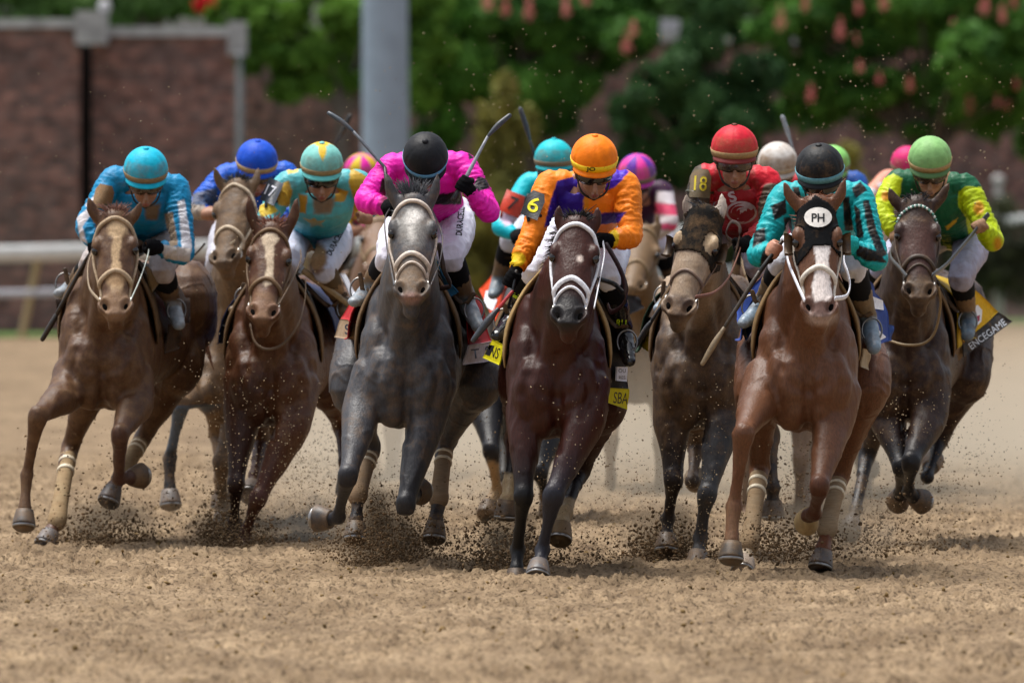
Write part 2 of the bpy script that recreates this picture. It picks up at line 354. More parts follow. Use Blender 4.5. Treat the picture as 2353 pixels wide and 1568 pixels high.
# ---------------------------------------------------------------- horses
HW = [(0,.074),(.1,.094),(.2,.104),(.3,.113),(.42,.104),(.55,.089),(.68,.072),(.78,.068),(.88,.073),(.95,.064),(1.0,.044)]
DP = [(0,.15),(.12,.20),(.3,.25),(.42,.235),(.55,.19),(.7,.150),(.85,.135),(.95,.125),(1.0,.095)]
def interp(tab, t): return np.interp(t, [a for a, b in tab], [b for a, b in tab])
def horse(sp):
    """sp: measured positions (picture units + metres of depth behind the chest)"""
    D0 = F / sp['s']; low = sp.get('low', False); cx = sp['cx']; ro = sp.get('ro', 0); ks = sp.get('ks', .93)
    zb = CAMH - (sp['bot'] - HY) / sp['s']; dz = zb - .70
    P = lambda px, py, dy=0: PX(px, py, D0 + dy)
    X0 = (cx - CX0) * D0 / F; gx = (ro / 1.5) * D0 / F
    L = lambda x, y, z: A(X0 + gx * y * min(max(y, 0), 1.5) / 1.5 + x, D0 + y, z + dz)
    base = (X0, D0 + .8, 0.0)
    mb = MB()
    # trunk: egg-shaped sections
    secs = [(-.07,.98,.15,.13),(0,1.00,.24,.20),(.10,1.04,.33,.25),(.30,1.12,.42,.265),(.60,1.13,.39,.268),(.95,1.15,.35,.272),(1.30,1.19,.31,.265),(1.60,1.24,.28,.26),(1.82,1.22,.20,.19)]
    C = catmull(np.array(secs), 4); a = np.linspace(0, 2*math.pi, 28, endpoint=False); V = []; m = len(C)
    for y, zc, hh, hw in C:
        for t in a:
            s_ = math.sin(t); V.append(L(ks * hw * math.cos(t) * (1 - .30 * s_) * (1 if s_ < 0 else 1 - .10 * s_), y, zc + hh * s_))
    Fc = [(i*28 + j, i*28 + (j+1) % 28, (i+1)*28 + (j+1) % 28, (i+1)*28 + j) for i in range(m-1) for j in range(28)]
    Fc += [tuple(range(27, -1, -1)), tuple((m-1)*28 + j for j in range(28))]; mb.add(V, Fc)
    for sx in (-1, 1):
        mb.ell(L(sx*.105*ks, .0, .94), (.125, .125, .19)); mb.ell(L(sx*.170*ks, .17, 1.03), (.095, .18, .26))
        mb.ell(L(sx*.08*ks, -.0, .83), (.095, .10, .12)); mb.ell(L(sx*.145*ks, .27, 1.20), (.09, .18, .24))
        mb.ell(L(sx*.13, 1.45, 1.27), (.17, .32, .24))
    mb.ell(L(0, .42, 1.47), (.07, .28, .12))
    # head frame
    pdy = sp.get('pdy', -.55); HL = sp.get('HL', .60)
    p0 = P(*sp['poll'], pdy); p1 = P(*sp['nose'], pdy - .3)
    dxz = math.hypot(p1[0]-p0[0], p1[2]-p0[2]); yaw = math.radians(sp.get('yaw', 0))
    fwd = math.sqrt(max(HL*HL - dxz*dxz, .015)); p1 = P(*sp['nose'], pdy - fwd)
    ax = nrm(p1 - p0); HL = np.linalg.norm(p1 - p0); f = A(math.sin(yaw), -math.cos(yaw), 0); n = nrm(f - f.dot(ax) * ax); xl = nrm(np.cross(n, ax))
    if xl[0] < 0: xl = -xl
    hk = sp.get('hk', 1.04)
    Hh = lambda x, t, dpt: p0 + ax * (t * HL) + xl * (x * hk) - n * dpt
    ts = np.linspace(0, 1, 26); na = 28; aa = np.linspace(0, 2*math.pi, na, endpoint=False); V = []
    for t in ts:
        w = interp(HW, t) * hk; dp = interp(DP, t); ca = np.cos(aa); sa = np.sin(aa)
        x = np.sign(ca) * np.abs(ca) ** .8 * w * np.where(sa > 0, 1 - .05 * sa, 1 + .12 * sa); d = dp / 2 - np.sign(sa) * np.abs(sa) ** .85 * dp / 2
        for xx, dd in zip(x, d): V.append(p0 + ax * (t * HL) + xl * xx - n * dd)
    Fc = [(i*na + j, i*na + (j+1) % na, (i+1)*na + (j+1) % na, (i+1)*na + j) for i in range(len(ts)-1) for j in range(na)]
    Fc += [tuple(range(na-1, -1, -1)), tuple((len(ts)-1)*na + j for j in range(na))]; mb.add(V, Fc)
    hax = np.array([xl, ax, n])
    mb.ell(Hh(0, .0, .08), (.085*hk, .07, .085), hax)
    for sx in (-1, 1):
        mb.ell(Hh(sx*.093, .27, .045), (.030, .055, .040), hax)         # brow over the eye
        mb.ell(Hh(sx*.070, .40, .15), (.045, .10, .085), hax)          # cheek
        mb.ell(Hh(sx*.076, .50, .055), (.020, .10, .022), hax)         # facial crest
        mb.ell(Hh(sx*.060, .885, .036), (.036, .050, .040), hax)       # nostril flare
    mb.ell(Hh(0, .86, .025), (.045, .06, .028), hax)
    mb.ell(Hh(0, .975, .060), (.052, .045, .045), hax); mb.ell(Hh(0, 1.0 + sp.get('lip', 0), .105), (.046, .05, .045), hax)
    # ears
    earpts = []
    for sx, et in zip((-1, 1), sp['ears']):
        b0 = Hh(sx*.058, .03, .085); e1 = P(et[0], et[1] - 5, pdy + .06 + (et[2] if len(et) > 2 else 0)); mid = (b0 + e1) / 2 + xl * sx * .016
        mb.tube([b0 - (e1-b0)*.15, b0*.7 + mid*.3, mid, mid*.35 + e1*.65, e1], [(.032, .030), (.034, .026), (.031, .020), (.019, .013), (.004, .005)], ref=xl, n=12)
        earpts.append((b0, mid, e1))
    # neck
    nb = L(0, .32, 1.20); pe = Hh(0, .14, .15); q1 = nb * .62 + pe * .38 + A(0, 0, .03); q2 = nb * .28 + pe * .72 + A(0, 0, .02)
    nw = sp.get('nw', .90)
    mb.tube([nb, q1, q2, pe], [(.20*ks*nw, .35), (.165*nw, .27), (.118*nw, .19), (.088, .135)], ref=(1, 0, 0), n=20)
    mb.tube([L(0, -.03, .86), L(0, -.03, 1.0) * .65 + q1 * .35 , q1 + A(0, -.10, -.10)], [(.06, .06), (.12*nw, .10), (.12*nw, .12)], n=16)
    # legs
    hoofs = []; cannons = []
    for kind, pts in sp['legs']:
        W = [P(*q) for q in pts]; hu = nrm(W[5] - W[4]); W[4] = W[5] - hu * .080
        if kind == 'f':                         # shoulder elbow knee fetlock coronet toe
            s_, e, k, t, c, o = W; g = lambda a, b, u: a * (1-u) + b * u
            lk = sp.get('lk', .94)
            pl = [s_, e, g(e,k,.3), g(e,k,.68), g(e,k,.9), k, g(k,t,.18), g(k,t,.5), g(k,t,.85), t, g(t,c,.55), c]
            rr = [.12, .108, .092, .064, .054, (.058,.060), .047, .034, .034, (.043,.047), .034, (.045,.046)]
            mb.tube(pl[:6], [(r if np.isscalar(r) else r[0])*lk for r in rr[:6]], n=14); mb.tube(pl[4:], [tuple(np.atleast_1d(r)*np.ones(2)*lk) for r in rr[4:]], n=14)
            mb.ell(k + A(0, -.012, .012), (.055*lk, .045*lk, .058*lk)); mb.ell(t, (.043*lk, .045*lk, .045*lk))
            cannons.append((k, t)); mb.tube([k*.85+t*.15 + A(0,.030,0), k*.5+t*.5 + A(0,.030,0), k*.1+t*.9 + A(0,.028,0)], [.016, .015, .018], n=8, sub=3)
            for q_ in (-1, 1): mb.ell(k + A(q_*.030*lk, -.018, -.03), (.020, .018, .022)); mb.ell(t + A(q_*.026*lk, .012, .0), (.022, .024, .026))
        else:                                    # hip stifle hock fetlock coronet toe
            s_, e, k, t, c, o = W; g = lambda a, b, u: a * (1-u) + b * u; lk = sp.get('lk', .94)
            pl = [s_, e, g(e,k,.3), g(e,k,.68), g(e,k,.88), k, g(k,t,.2), g(k,t,.5), g(k,t,.85), t, g(t,c,.55), c]
            rr = [.175, .140, .105, .068, .055, (.056,.066), .045, .036, .036, .046, .035, .047]
            mb.tube(pl[:6], [tuple(np.atleast_1d(r)*np.ones(2)*lk) for r in rr[:6]], n=14); mb.tube(pl[4:], [tuple(np.atleast_1d(r)*np.ones(2)*lk) for r in rr[4:]], n=14)
            mb.ell(t, (.045*lk, .047*lk, .047*lk))
            cannons.append((k, t))
        hoofs.append((t, c, o))
    me = voxel(mb, sp.get('vs', .0095 if not low else .018), 9 if not low else 2)
    V = get_v(me)
    for sx in (-1, 1):
        c_ = Hh(sx*.055, .893, .008); q_ = V - c_; u_ = (q_ @ xl - sx * (q_ @ ax) * -.35) / .024; w_ = q_ @ ax / .037; k_ = np.exp(-(u_*u_ + w_*w_)) * (np.abs(q_ @ n) < .04) ; V = V - np.outer(k_, n) * .036
        r_ = np.exp(-((np.hypot(u_, w_) - 1.25) / .35) ** 2) * (np.abs(q_ @ n) < .05); V = V + np.outer(r_, n) * .007
    me.vertices.foreach_set('co', V.astype(np.float32).ravel()); me.update()
    # muscle relief, veins and hair swirl on the real surface
    if not low:
        hz = p0[2] * .0
        def rel(V):
            r = (fbm(V * A(7, 7, 5), 3, 11) - .5) * .015 + (fbm(V * A(20, 20, 7), 2, 17) - .5) * .004
            v = np.abs(vn(V * A(9, 9, 4) + vn(V*5, 3)[:, None] * 1.2, 23) - .5); r += np.clip(.035 - v, 0, .035) * .16
            dh = np.linalg.norm(V - (p0 + p1) / 2, axis=1); hd_ = (fbm(V * 20, 3, 77) - .5) * .006; return r * np.clip((dh - .28) / .15, .25, 1) + hd_ * np.clip((.34 - dh) / .1, 0, 1)
        displace(me, rel)
        V = get_v(me); N = get_n(me); yy = V[:, 1] - D0; lx = V[:, 0] - X0; lz = V[:, 2] - dz; fr = np.clip((.42 - yy) / .12, 0, 1) * (N[:, 1] < .25) * (np.linalg.norm(V - (p0 + p1) / 2, axis=1) > .34); dd = np.zeros(len(V))
        for pl_, dep_, wd_ in (([(0, 1.12), (.004, .95), (0, .80), (0, .66)], .013, .020), ([(-.075, 1.36), (-.10, 1.2), (-.135, 1.05), (-.165, .93), (-.13, .82)], .011, .018), ([(.075, 1.36), (.10, 1.2), (.135, 1.05), (.165, .93), (.13, .82)], .011, .018), ([(-.135, 1.03), (-.07, .93), (0, .91)], .006, .016), ([(.135, 1.03), (.07, .93), (0, .91)], .006, .016), ([(-.15, .90), (-.19, 1.02), (-.225, 1.12)], .005, .02), ([(.15, .90), (.19, 1.02), (.225, 1.12)], .005, .02)):
            ds_ = np.full(len(V), 9.)
            for (x0, z0_), (x1, z1_) in zip(pl_[:-1], pl_[1:]):
                ex, ez = x1 - x0, z1_ - z0_; t_ = np.clip(((lx - x0) * ex + (lz - z0_) * ez) / (ex*ex + ez*ez), 0, 1); ds_ = np.minimum(ds_, np.hypot(lx - x0 - t_*ex, lz - z0_ - t_*ez))
            wob = 1 + (vn(V * 30, 13) - .5) * .8; dd -= dep_ * 1.15 * np.exp(-(ds_ / (wd_ * 1.3 * wob)) ** 2); dd += dep_ * .25 * np.exp(-((ds_ - wd_ * 2.4) / (wd_ * 1.2)) ** 2)
        V = V + N * (dd * fr)[:, None]; E = np.empty(len(me.edges) * 2, dtype=np.int32); me.edges.foreach_get('vertices', E); E = E.reshape(-1, 2); cnt = np.bincount(E.ravel(), minlength=len(V)).astype(float)
        for _ in range(3):
            S_ = np.stack([np.bincount(E[:, 0], V[E[:, 1], k], len(V)) + np.bincount(E[:, 1], V[E[:, 0], k], len(V)) for k in range(3)], 1) / cnt[:, None]; V = V + (S_ - V) * (.5 * (fr > 0))[:, None]
        me.vertices.foreach_set('co', V.astype(np.float32).ravel()); me.update()
    V = get_v(me); Cc = paint(V, sp['col'], sp.get('paint', []) , 3.0)
    if 'vcol' in sp: Cc = sp['vcol'](V, Cc, dict(p0=p0, ax=ax, n=n, xl=xl, HL=HL, L=L, D0=D0))
    # lower legs darken to the points colour of the breed
    if sp.get('legcol'):
        low_ = V[:, 2] < zb + .12; I = np.where(low_)[0]; Vl = V[I]; best = np.full(len(I), 1e9); who = np.zeros(len(I), int)
        for li, (kind, pts) in enumerate(sp['legs']):
            W = [P(*q) for q in pts]
            for a_, b_ in zip(W[1:-1], W[2:]):
                ab = b_ - a_; t_ = np.clip(((Vl - a_) @ ab) / (ab @ ab + 1e-9), 0, 1); d_ = np.linalg.norm(Vl - a_ - t_[:, None] * ab, axis=1); m_ = d_ < best; best[m_] = d_[m_]; who[m_] = li
        _, yl = proj(Vl); yl = yl + (fbm(Vl * 25, 2, 3) - .5) * 16
        for li, ops_ in enumerate(sp['legcol']):
            for (yy, c_, fe_) in ops_:
                a_ = np.clip(.5 + (yl - yy) / fe_, 0, 1) * (who == li) * np.clip((.16 - best) / .05, 0, 1); cc = np.array(list(c_) + [.1] * (4 - len(c_))); Cc[I] = Cc[I] * (1 - a_[:, None]) + cc * a_[:, None]
    set_col(me, Cc)
    bv = bvh_of(me); root = link('racehorse', me, M['coat'], None, base)
    tag(root, sp['label'], 'racehorse', 'racehorses galloping in the pack')
    sp['_bvh'] = bv; sp['_me'] = me
    # ---- eyes, nostrils
    for sx in (-1, 1):
        e = MB(); c = Hh(sx*.100, .325, .044); e.ell(c, (.021, .028, .024), hax, n=12, col=(*lin('120c0a'), 0)); emit(e, 'eye', M['eye'], root)
        if not low:
            c = Hh(sx*.101, .325, .052); e = MB()
            for up in (-1, 1): e.tube([c - ax*.0*up + n*.010 - ax*.024 + xl*sx*.004, c + n*.020*1 + up*0 - ax*.016*up*.0 + xl*sx*.010 - ax*.020, c + n*.012 + ax*.018 + xl*sx*.010], [.005, .007, .004], col=tuple(np.array(lin('1d1512')).tolist()) + (.0,), n=8, sub=3)
            emit(e, 'eyelid', M['coat'], root)
        e = MB(); c = Hh(sx*.055, .893, .037)
        axn = np.array([nrm(xl*.86 + ax*.35*sx*-1), nrm(ax*.94 + xl*.35*sx), n]); nc = sp.get('nosecol', lin('2a201c'))
        e.ell(c, (.021, .033, .010), axn, n=14, col=(*lin('0a0706'), 0)); emit(e, 'nostril', M['knit'], root)  # near-black fill, the shade inside the nostril painted as colour
    # ---- hoofs
    hcols = sp.get('hoofcol', [lin('3c3f45')] * 4)
    for (t, c, o), hc in zip(hoofs, hcols):
        u = nrm(o - c); e = MB(); Ln = max(np.linalg.norm(o - c), .06); mi = c + u * Ln * .5
        sh = A(0, -.012, 0) if abs(u[2]) > .5 else A(0, 0, 0)
        e.tube([c - u*.006, c + u*.012, mi + sh*.5, c + u*Ln*.97 + sh, c + u*Ln + sh], [(.045,.047), (.050,.053), (.056,.062), (.063,.071), (.060,.068)], n=20, sub=3, cap=True, flat=True, col=(*(np.array(hc) * .8), sp.get('hoofmud', .42)))
        ho = emit(e, 'hoof', M['hoof'], root)
        if not low:
            e = MB(); b0 = c + u*Ln + sh; r1 = nrm(np.cross(u, A(0, 1, .01))); r2 = np.cross(u, r1); pts = []
            for k in range(19):
                th = math.radians(-140 + 280 * k / 18); fr = r2 * (1 if r2[1] < 0 else -1)
                pts.append(b0 + u*.004 + (fr * math.cos(th) * .063 + r1 * math.sin(th) * .059))
            e.tube(pts, [(.010, .004)] * 19, ref=u, n=6, sub=1, col=(.32, .31, .30, 0)); emit(e, 'horseshoe', M['metal'], ho)
    # ---- bandages
    for i in sp.get('wraps', []):
        k, t = cannons[i]; e = MB(); g = lambda u: k*(1-u) + t*u
        wc = sp.get('wrapcol', lin('8f7a60'))
        e.tube([g(.12), g(.3), g(.6), g(.85), g(1.0), g(1.08)], [.047, .043, .043, .046, .053, .048], n=18, sub=4, col=(*wc, .35))
        w = emit(e, 'leg_bandage', M['wrap'], root)
        e = MB()
        for u in (.2, .33): e.tube([g(u-.02), g(u), g(u+.02)], [.0475, .049, .0475], n=18, sub=2, flat=True, col=(*lin('d8ccb4'), .1))
        emit(e, 'fastening_tape', M['strap'], w)
    # ---- mane, forelock, tail
    mc = sp.get('mane', lin('241a15')); e = MB(); r = random.Random(int(cx))
    N = int(2.2 * sp.get('nf', 120)) if not low else 30
    for k in range(N):
        x = r.uniform(-.032, .032); b0 = Hh(x, r.uniform(-.07, .03), r.uniform(.03, .10)); up = sp.get('forelock', (.0, .045)) 
        d = xl * (x * 1.5 + up[0] + r.uniform(-.03, .03)) - ax * up[1] * r.uniform(.6, 1.1) + n * r.uniform(-.02, .05)
        e.tube([b0, b0 + d*.5 + n*.012, b0 + d], [.0030, .0026, .0008], n=4, sub=1, cap=False, col=tuple(np.array(mc) * r.uniform(.75, 1.3)) + (sp.get('manemud', .1),))
    emit(e, 'forelock', M['hair'], root)
    e = MB()
    for k in range(int(N * 1.6)):
        u = r.uniform(0, 1); b0 = (pe*(1-u) + q2*u if u < .5 else q2*(1-u) + nb*u) ; b0 = pe*(1-u) + nb*u + A(0, .05, 0); b0 = b0 + A(r.uniform(-.02, .02), .05, .12 + .14*u + .06*math.sin(u*3.1))
        sd = sp.get('maneside', -1); d = A(sd * r.uniform(.03, .10), r.uniform(.02, .16), r.uniform(-.06, .05))
        e.tube([b0, b0 + d*.5 + A(0, 0, .015), b0 + d], [.0045, .0038, .001], n=4, sub=1, cap=False, col=tuple(np.array(mc) * r.uniform(.75, 1.3)) + (.1,))
    emit(e, 'mane', M['hair'], root)
    e = MB(); tb = L(0, 1.84, 1.38)
    for k in range(60 if not low else 24):
        a1, a2 = r.uniform(-.05, .05), r.uniform(-.16, .16)
        e.tube([tb + A(a1*.5, 0, 0), tb + A(a1, .22, -.02), tb + A(a1+a2*.5, .45, -.16 + a1), tb + A(a2, .7, -.42 + a1*2)], [.018, .02, .014, .003], n=5, sub=3, col=tuple(np.array(mc) * r.uniform(.75, 1.25)) + (.2,))
    emit(e, 'tail', M['hair'], root)
    sp['_root'] = root; sp['_P'] = P; sp['_D0'] = D0; sp['_L'] = L; sp['_H'] = Hh; sp['_base'] = base; sp['_hax'] = hax
    return sp

def bridle(sp, straps, col, mud=.3, tname='bridle', mat='strap'):
    """straps: (points in picture units, width, thickness[, colour]) hugging the head"""
    mb = MB()
    for st in straps:
        c = st[3] if len(st) > 3 else col; strap(mb, sp['_bvh'], st[0], st[1], st[2], (*c[:3], c[3] if len(c) > 3 else mud), d0=sp['_D0'] - .8)
    return emit(mb, tname, M[mat], sp['_root'])
def std_bridle(sp, col, w=.020, mud=.3, cheek=True, nose_t=.62, brow=True, second=False, thick=.010):
    """browband, cheek straps, noseband laid round the head from its own measurements"""
    H = sp['_H']; bv = sp['_bvh']; mb = MB(); c = (*col, mud)
    def wrapline(pts, w, t):
        P = []; 
        for x, tt, dd in pts:
            q = Vector(H(x, tt, dd)); r = bv.find_nearest(q); P.append((np.array(r[0]), np.array(r[1])))
        Q = catmull(np.array([np.hstack(p) for p in P]), 6); V = []; pp = Q[:, :3]; nn = Q[:, 3:]
        for k in range(len(pp)):
            r = bv.find_nearest(Vector(pp[k])); pp[k] = np.array(r[0]); nn[k] = nrm(nn[k])
        for _ in range(2): pp[1:-1] = (pp[:-2] + 2*pp[1:-1] + pp[2:]) / 4
        T = np.gradient(pp, axis=0)
        for p, n, t_ in zip(pp, nn, T):
            t_ = nrm(t_); n = nrm(n - n.dot(t_)*t_); s = np.cross(t_, n); h = w/2
            V += [p - s*h, p - s*h*.85 + n*t*.8, p + n*t, p + s*h*.85 + n*t*.8, p + s*h, p - n*t*.3]
        m = len(pp); Fc = [(i*6+j, (i+1)*6+j, (i+1)*6+(j+1)%6, i*6+(j+1)%6) for i in range(m-1) for j in range(6)]
        Fc += [tuple(range(6)), tuple((m-1)*6+j for j in range(5, -1, -1))]; mb.add(V, Fc, c)
    if brow: wrapline([(-.12, .24, .09), (-.105, .12, .04), (-.05, .06, -.02), (0, .045, -.04), (.05, .06, -.02), (.105, .12, .04), (.12, .24, .09)], w, thick)
    t = nose_t
    wrapline([(-.09, t+.10, .12), (-.088, t+.04, .05), (-.05, t-.03, -.02), (0, t-.055, -.04), (.05, t-.03, -.02), (.088, t+.04, .05), (.09, t+.10, .12)], w*1.2, thick)
    if second: wrapline([(-.08, t+.17, .10), (-.07, t+.10, .02), (0, t+.03, -.04), (.07, t+.10, .02), (.08, t+.17, .10)], w*.62, thick*.8)
    if cheek:
        for sx in (-1, 1): wrapline([(sx*.13, .22, .10), (sx*.13, .40, .10), (sx*.11, .58, .09), (sx*.085, .80, .07)], w*.8, thick*.8)
        for sx in (-1, 1): wrapline([(sx*.09, t+.05, .07), (sx*.085, t+.14, .06), (sx*.08, .84, .06)], w*.6, thick*.7)
    br = emit(mb, 'bridle', M['strap'], sp['_root'])
    for sx in (-1, 1):
        e = MB(); cc = H(sx*.078, .83, .055); pts = [cc + sp['_hax'][1]*.026*math.cos(q) + sp['_hax'][2]*.026*math.sin(q) for q in np.linspace(0, 2*math.pi, 17)]
        e.tube(pts, [.0042]*17, n=6, sub=1, cap=False, ref=(1, 0, 0), col=(.55, .53, .5, 0)); emit(e, 'bit_ring', M['metal'], br)
    return br
def cord(sp, name, pts, w, col, mud=.2, mat='leather', th=None, root=None):
    """rein, rope or strap hanging free: points are (px, py, metres behind the chest)"""
    e = MB(); P = [sp['_P'](*p) for p in pts]; e.tube(P, [(w/2, (th or w*.35)/2 if th or w > .014 else w/2)] * len(P), n=8, sub=6, ref=(.2, 0, 1), col=(*col, mud))
    return emit(e, name, M[mat], root or sp['_root'])
def panel(sp, name, corners, col, mud=.2, mat='cloth', t=.006, wave=.012, seed=1, root=None, n=10):
    e = MB(); e.sheet([sp['_P'](*c) for c in corners], t, n, n, wave, seed, (*col, mud)); return emit(e, name, M[mat], root or sp['_root'])
def panelb(sp, name, corners, col, mud=.2, mat='cloth', t=.006, wave=.012, seed=1, root=None, n=10):
    e = MB(); e.sheet([sp['_P'](*c) for c in corners], t, n, n, wave, seed, (*col, mud)); V, Fc, C = e.data(); bv = BVHTree.FromPolygons([tuple(v) for v in V], Fc)
    return emit(e, name, M[mat], root or sp['_root']), bv
def drape(sp, name, y0, y1, zlo, out, col, mud=.2, root=None, mat='cloth', zl2=None, paintf=None, seed=1, ztop=None):
    """cloth lying over the back behind the withers, hanging down both flanks; returns the object and its BVH"""
    L = sp['_L']; nu, nv = 12, 26; V = []; 
    for i in range(nu + 1):
        u = i / nu; y = y0 + (y1 - y0) * u
        zt = 1.505 if y < .7 else 1.505 - (y - .7) * .02
        for j in range(nv + 1):
            a = -1 + 2 * j / nv; s = 1 if a > 0 else -1; aa = abs(a); zl = zlo if s < 0 else (zl2 if zl2 is not None else zlo)
            ang = min(aa / .6, 1) * math.pi / 2; x = .325 * math.sin(ang) * s; z = 1.16 + (zt - 1.16) * math.cos(ang)
            if aa > .6: k = (aa - .6) / .4; z = 1.16 - (1.16 - zl) * k; x = s * (.325 + out * k * (.4 + .6 * u)) 
            fold = (vn(np.array([[u*3.1, a*2.5, seed*3.7]]), seed)[0] - .5) * .03 * (.2 + aa)
            V.append(L(x + s*fold, y, z))
    V = np.array(V); w = nv + 1; N = len(V); cen = L(0, (y0+y1)/2, 1.1); Dn = V - cen; Dn[:, 1] = 0; Dn /= np.linalg.norm(Dn, axis=1)[:, None]
    I = V - Dn * .007; Fc = []
    for i in range(nu):
        for j in range(nv):
            q = (i*w+j, i*w+j+1, (i+1)*w+j+1, (i+1)*w+j); Fc.append(q[::-1]); Fc.append(tuple(x+N for x in q))
    rim = [j for j in range(w)] + [i*w+nv for i in range(1, nu+1)] + [nu*w+j for j in range(nv-1, -1, -1)] + [i*w for i in range(nu-1, 0, -1)]
    for k in range(len(rim)): p, q = rim[k], rim[(k+1) % len(rim)]; Fc.append((p, q, q+N, p+N))
    VV = np.vstack([V, I]); Cc = np.tile(np.array([*col, mud], float), (len(VV), 1)); me = new_mesh(VV, Fc); set_col(me, Cc)
    bv = bvh_of(me); o = link(name, me, M[mat], root or sp['_root']); return o, bv
def saddle(sp, col=lin('1c1714'), pad=lin('6b5a40'), both=True):
    """small racing saddle with a foam pad under it"""
    L = sp['_L']; e = MB()
    e.tube([L(0, .40, 1.57), L(0, .62, 1.535), L(0, .88, 1.57)], [(.10, .03), (.13, .022), (.12, .03)], n=16, sub=5)
    for s in (-1, 1): e.tube([L(s*.10, .55, 1.52), L(s*.19, .52, 1.38), L(s*.245, .50, 1.20), L(s*.255, .50, 1.12)], [(.012, .14), (.014, .15), (.012, .13), (.008, .07)], n=12, sub=4, ref=(1, 0, 0))
    o = emit(e, 'saddle', M['leather'], sp['_root']) ; 
    C = np.tile(np.array([*col, .3], float), (len(o.data.vertices), 1)); set_col(o.data, C)
    e = MB()
    for s in (-1, 1): e.tube([L(s*.05, .36, 1.555), L(s*.16, .34, 1.43), L(s*.238, .33, 1.28), L(s*.262, .34, 1.15), L(s*.262, .36, 1.08)], [(.018, .10), (.018, .12), (.016, .12), (.012, .10), (.008, .05)], n=12, sub=4, ref=(1, 0, 0), col=(*pad, .45))
    emit(e, 'saddle_pad', M['cloth'], sp['_root']); return o

# ---------------------------------------------------------------- jockeys
def fist(mb, c, g, w, r=1.0, open_=0):
    """a hand closed round an axis g at c; w = direction from the wrist to the knuckles"""
    g = nrm(g); w = nrm(w - w.dot(g) * g); v = np.cross(g, w)
    mb.ell(c - w*.012 - v*.018, (.040*r, .040*r, .018*r), np.array([w, g, v]))
    for k in range(4):
        b = c + g * ((k - 1.5) * .021); ln = (.030, .033, .032, .027)[k]; pts = []
        for th in np.linspace(-120, 130, 8): t = math.radians(th); pts.append(b + w * math.cos(t) * ln * .92 * r + v * math.sin(t) * ln * .85 * r)
        mb.tube(pts, [.0095*r, .0100*r, .0105*r, .0105*r, .0095*r, .0092*r, .0088*r, .0080*r], n=8, sub=1, ref=g)
    b = c + g * .036 - w * .028; mb.tube([b - v*.012, b + v*.014 + w*.01, b + v*.030 + w*.030 - g*.010, b + v*.026 + w*.048 - g*.022], [.013*r, .012*r, .0105*r, .009*r], n=8, sub=3)
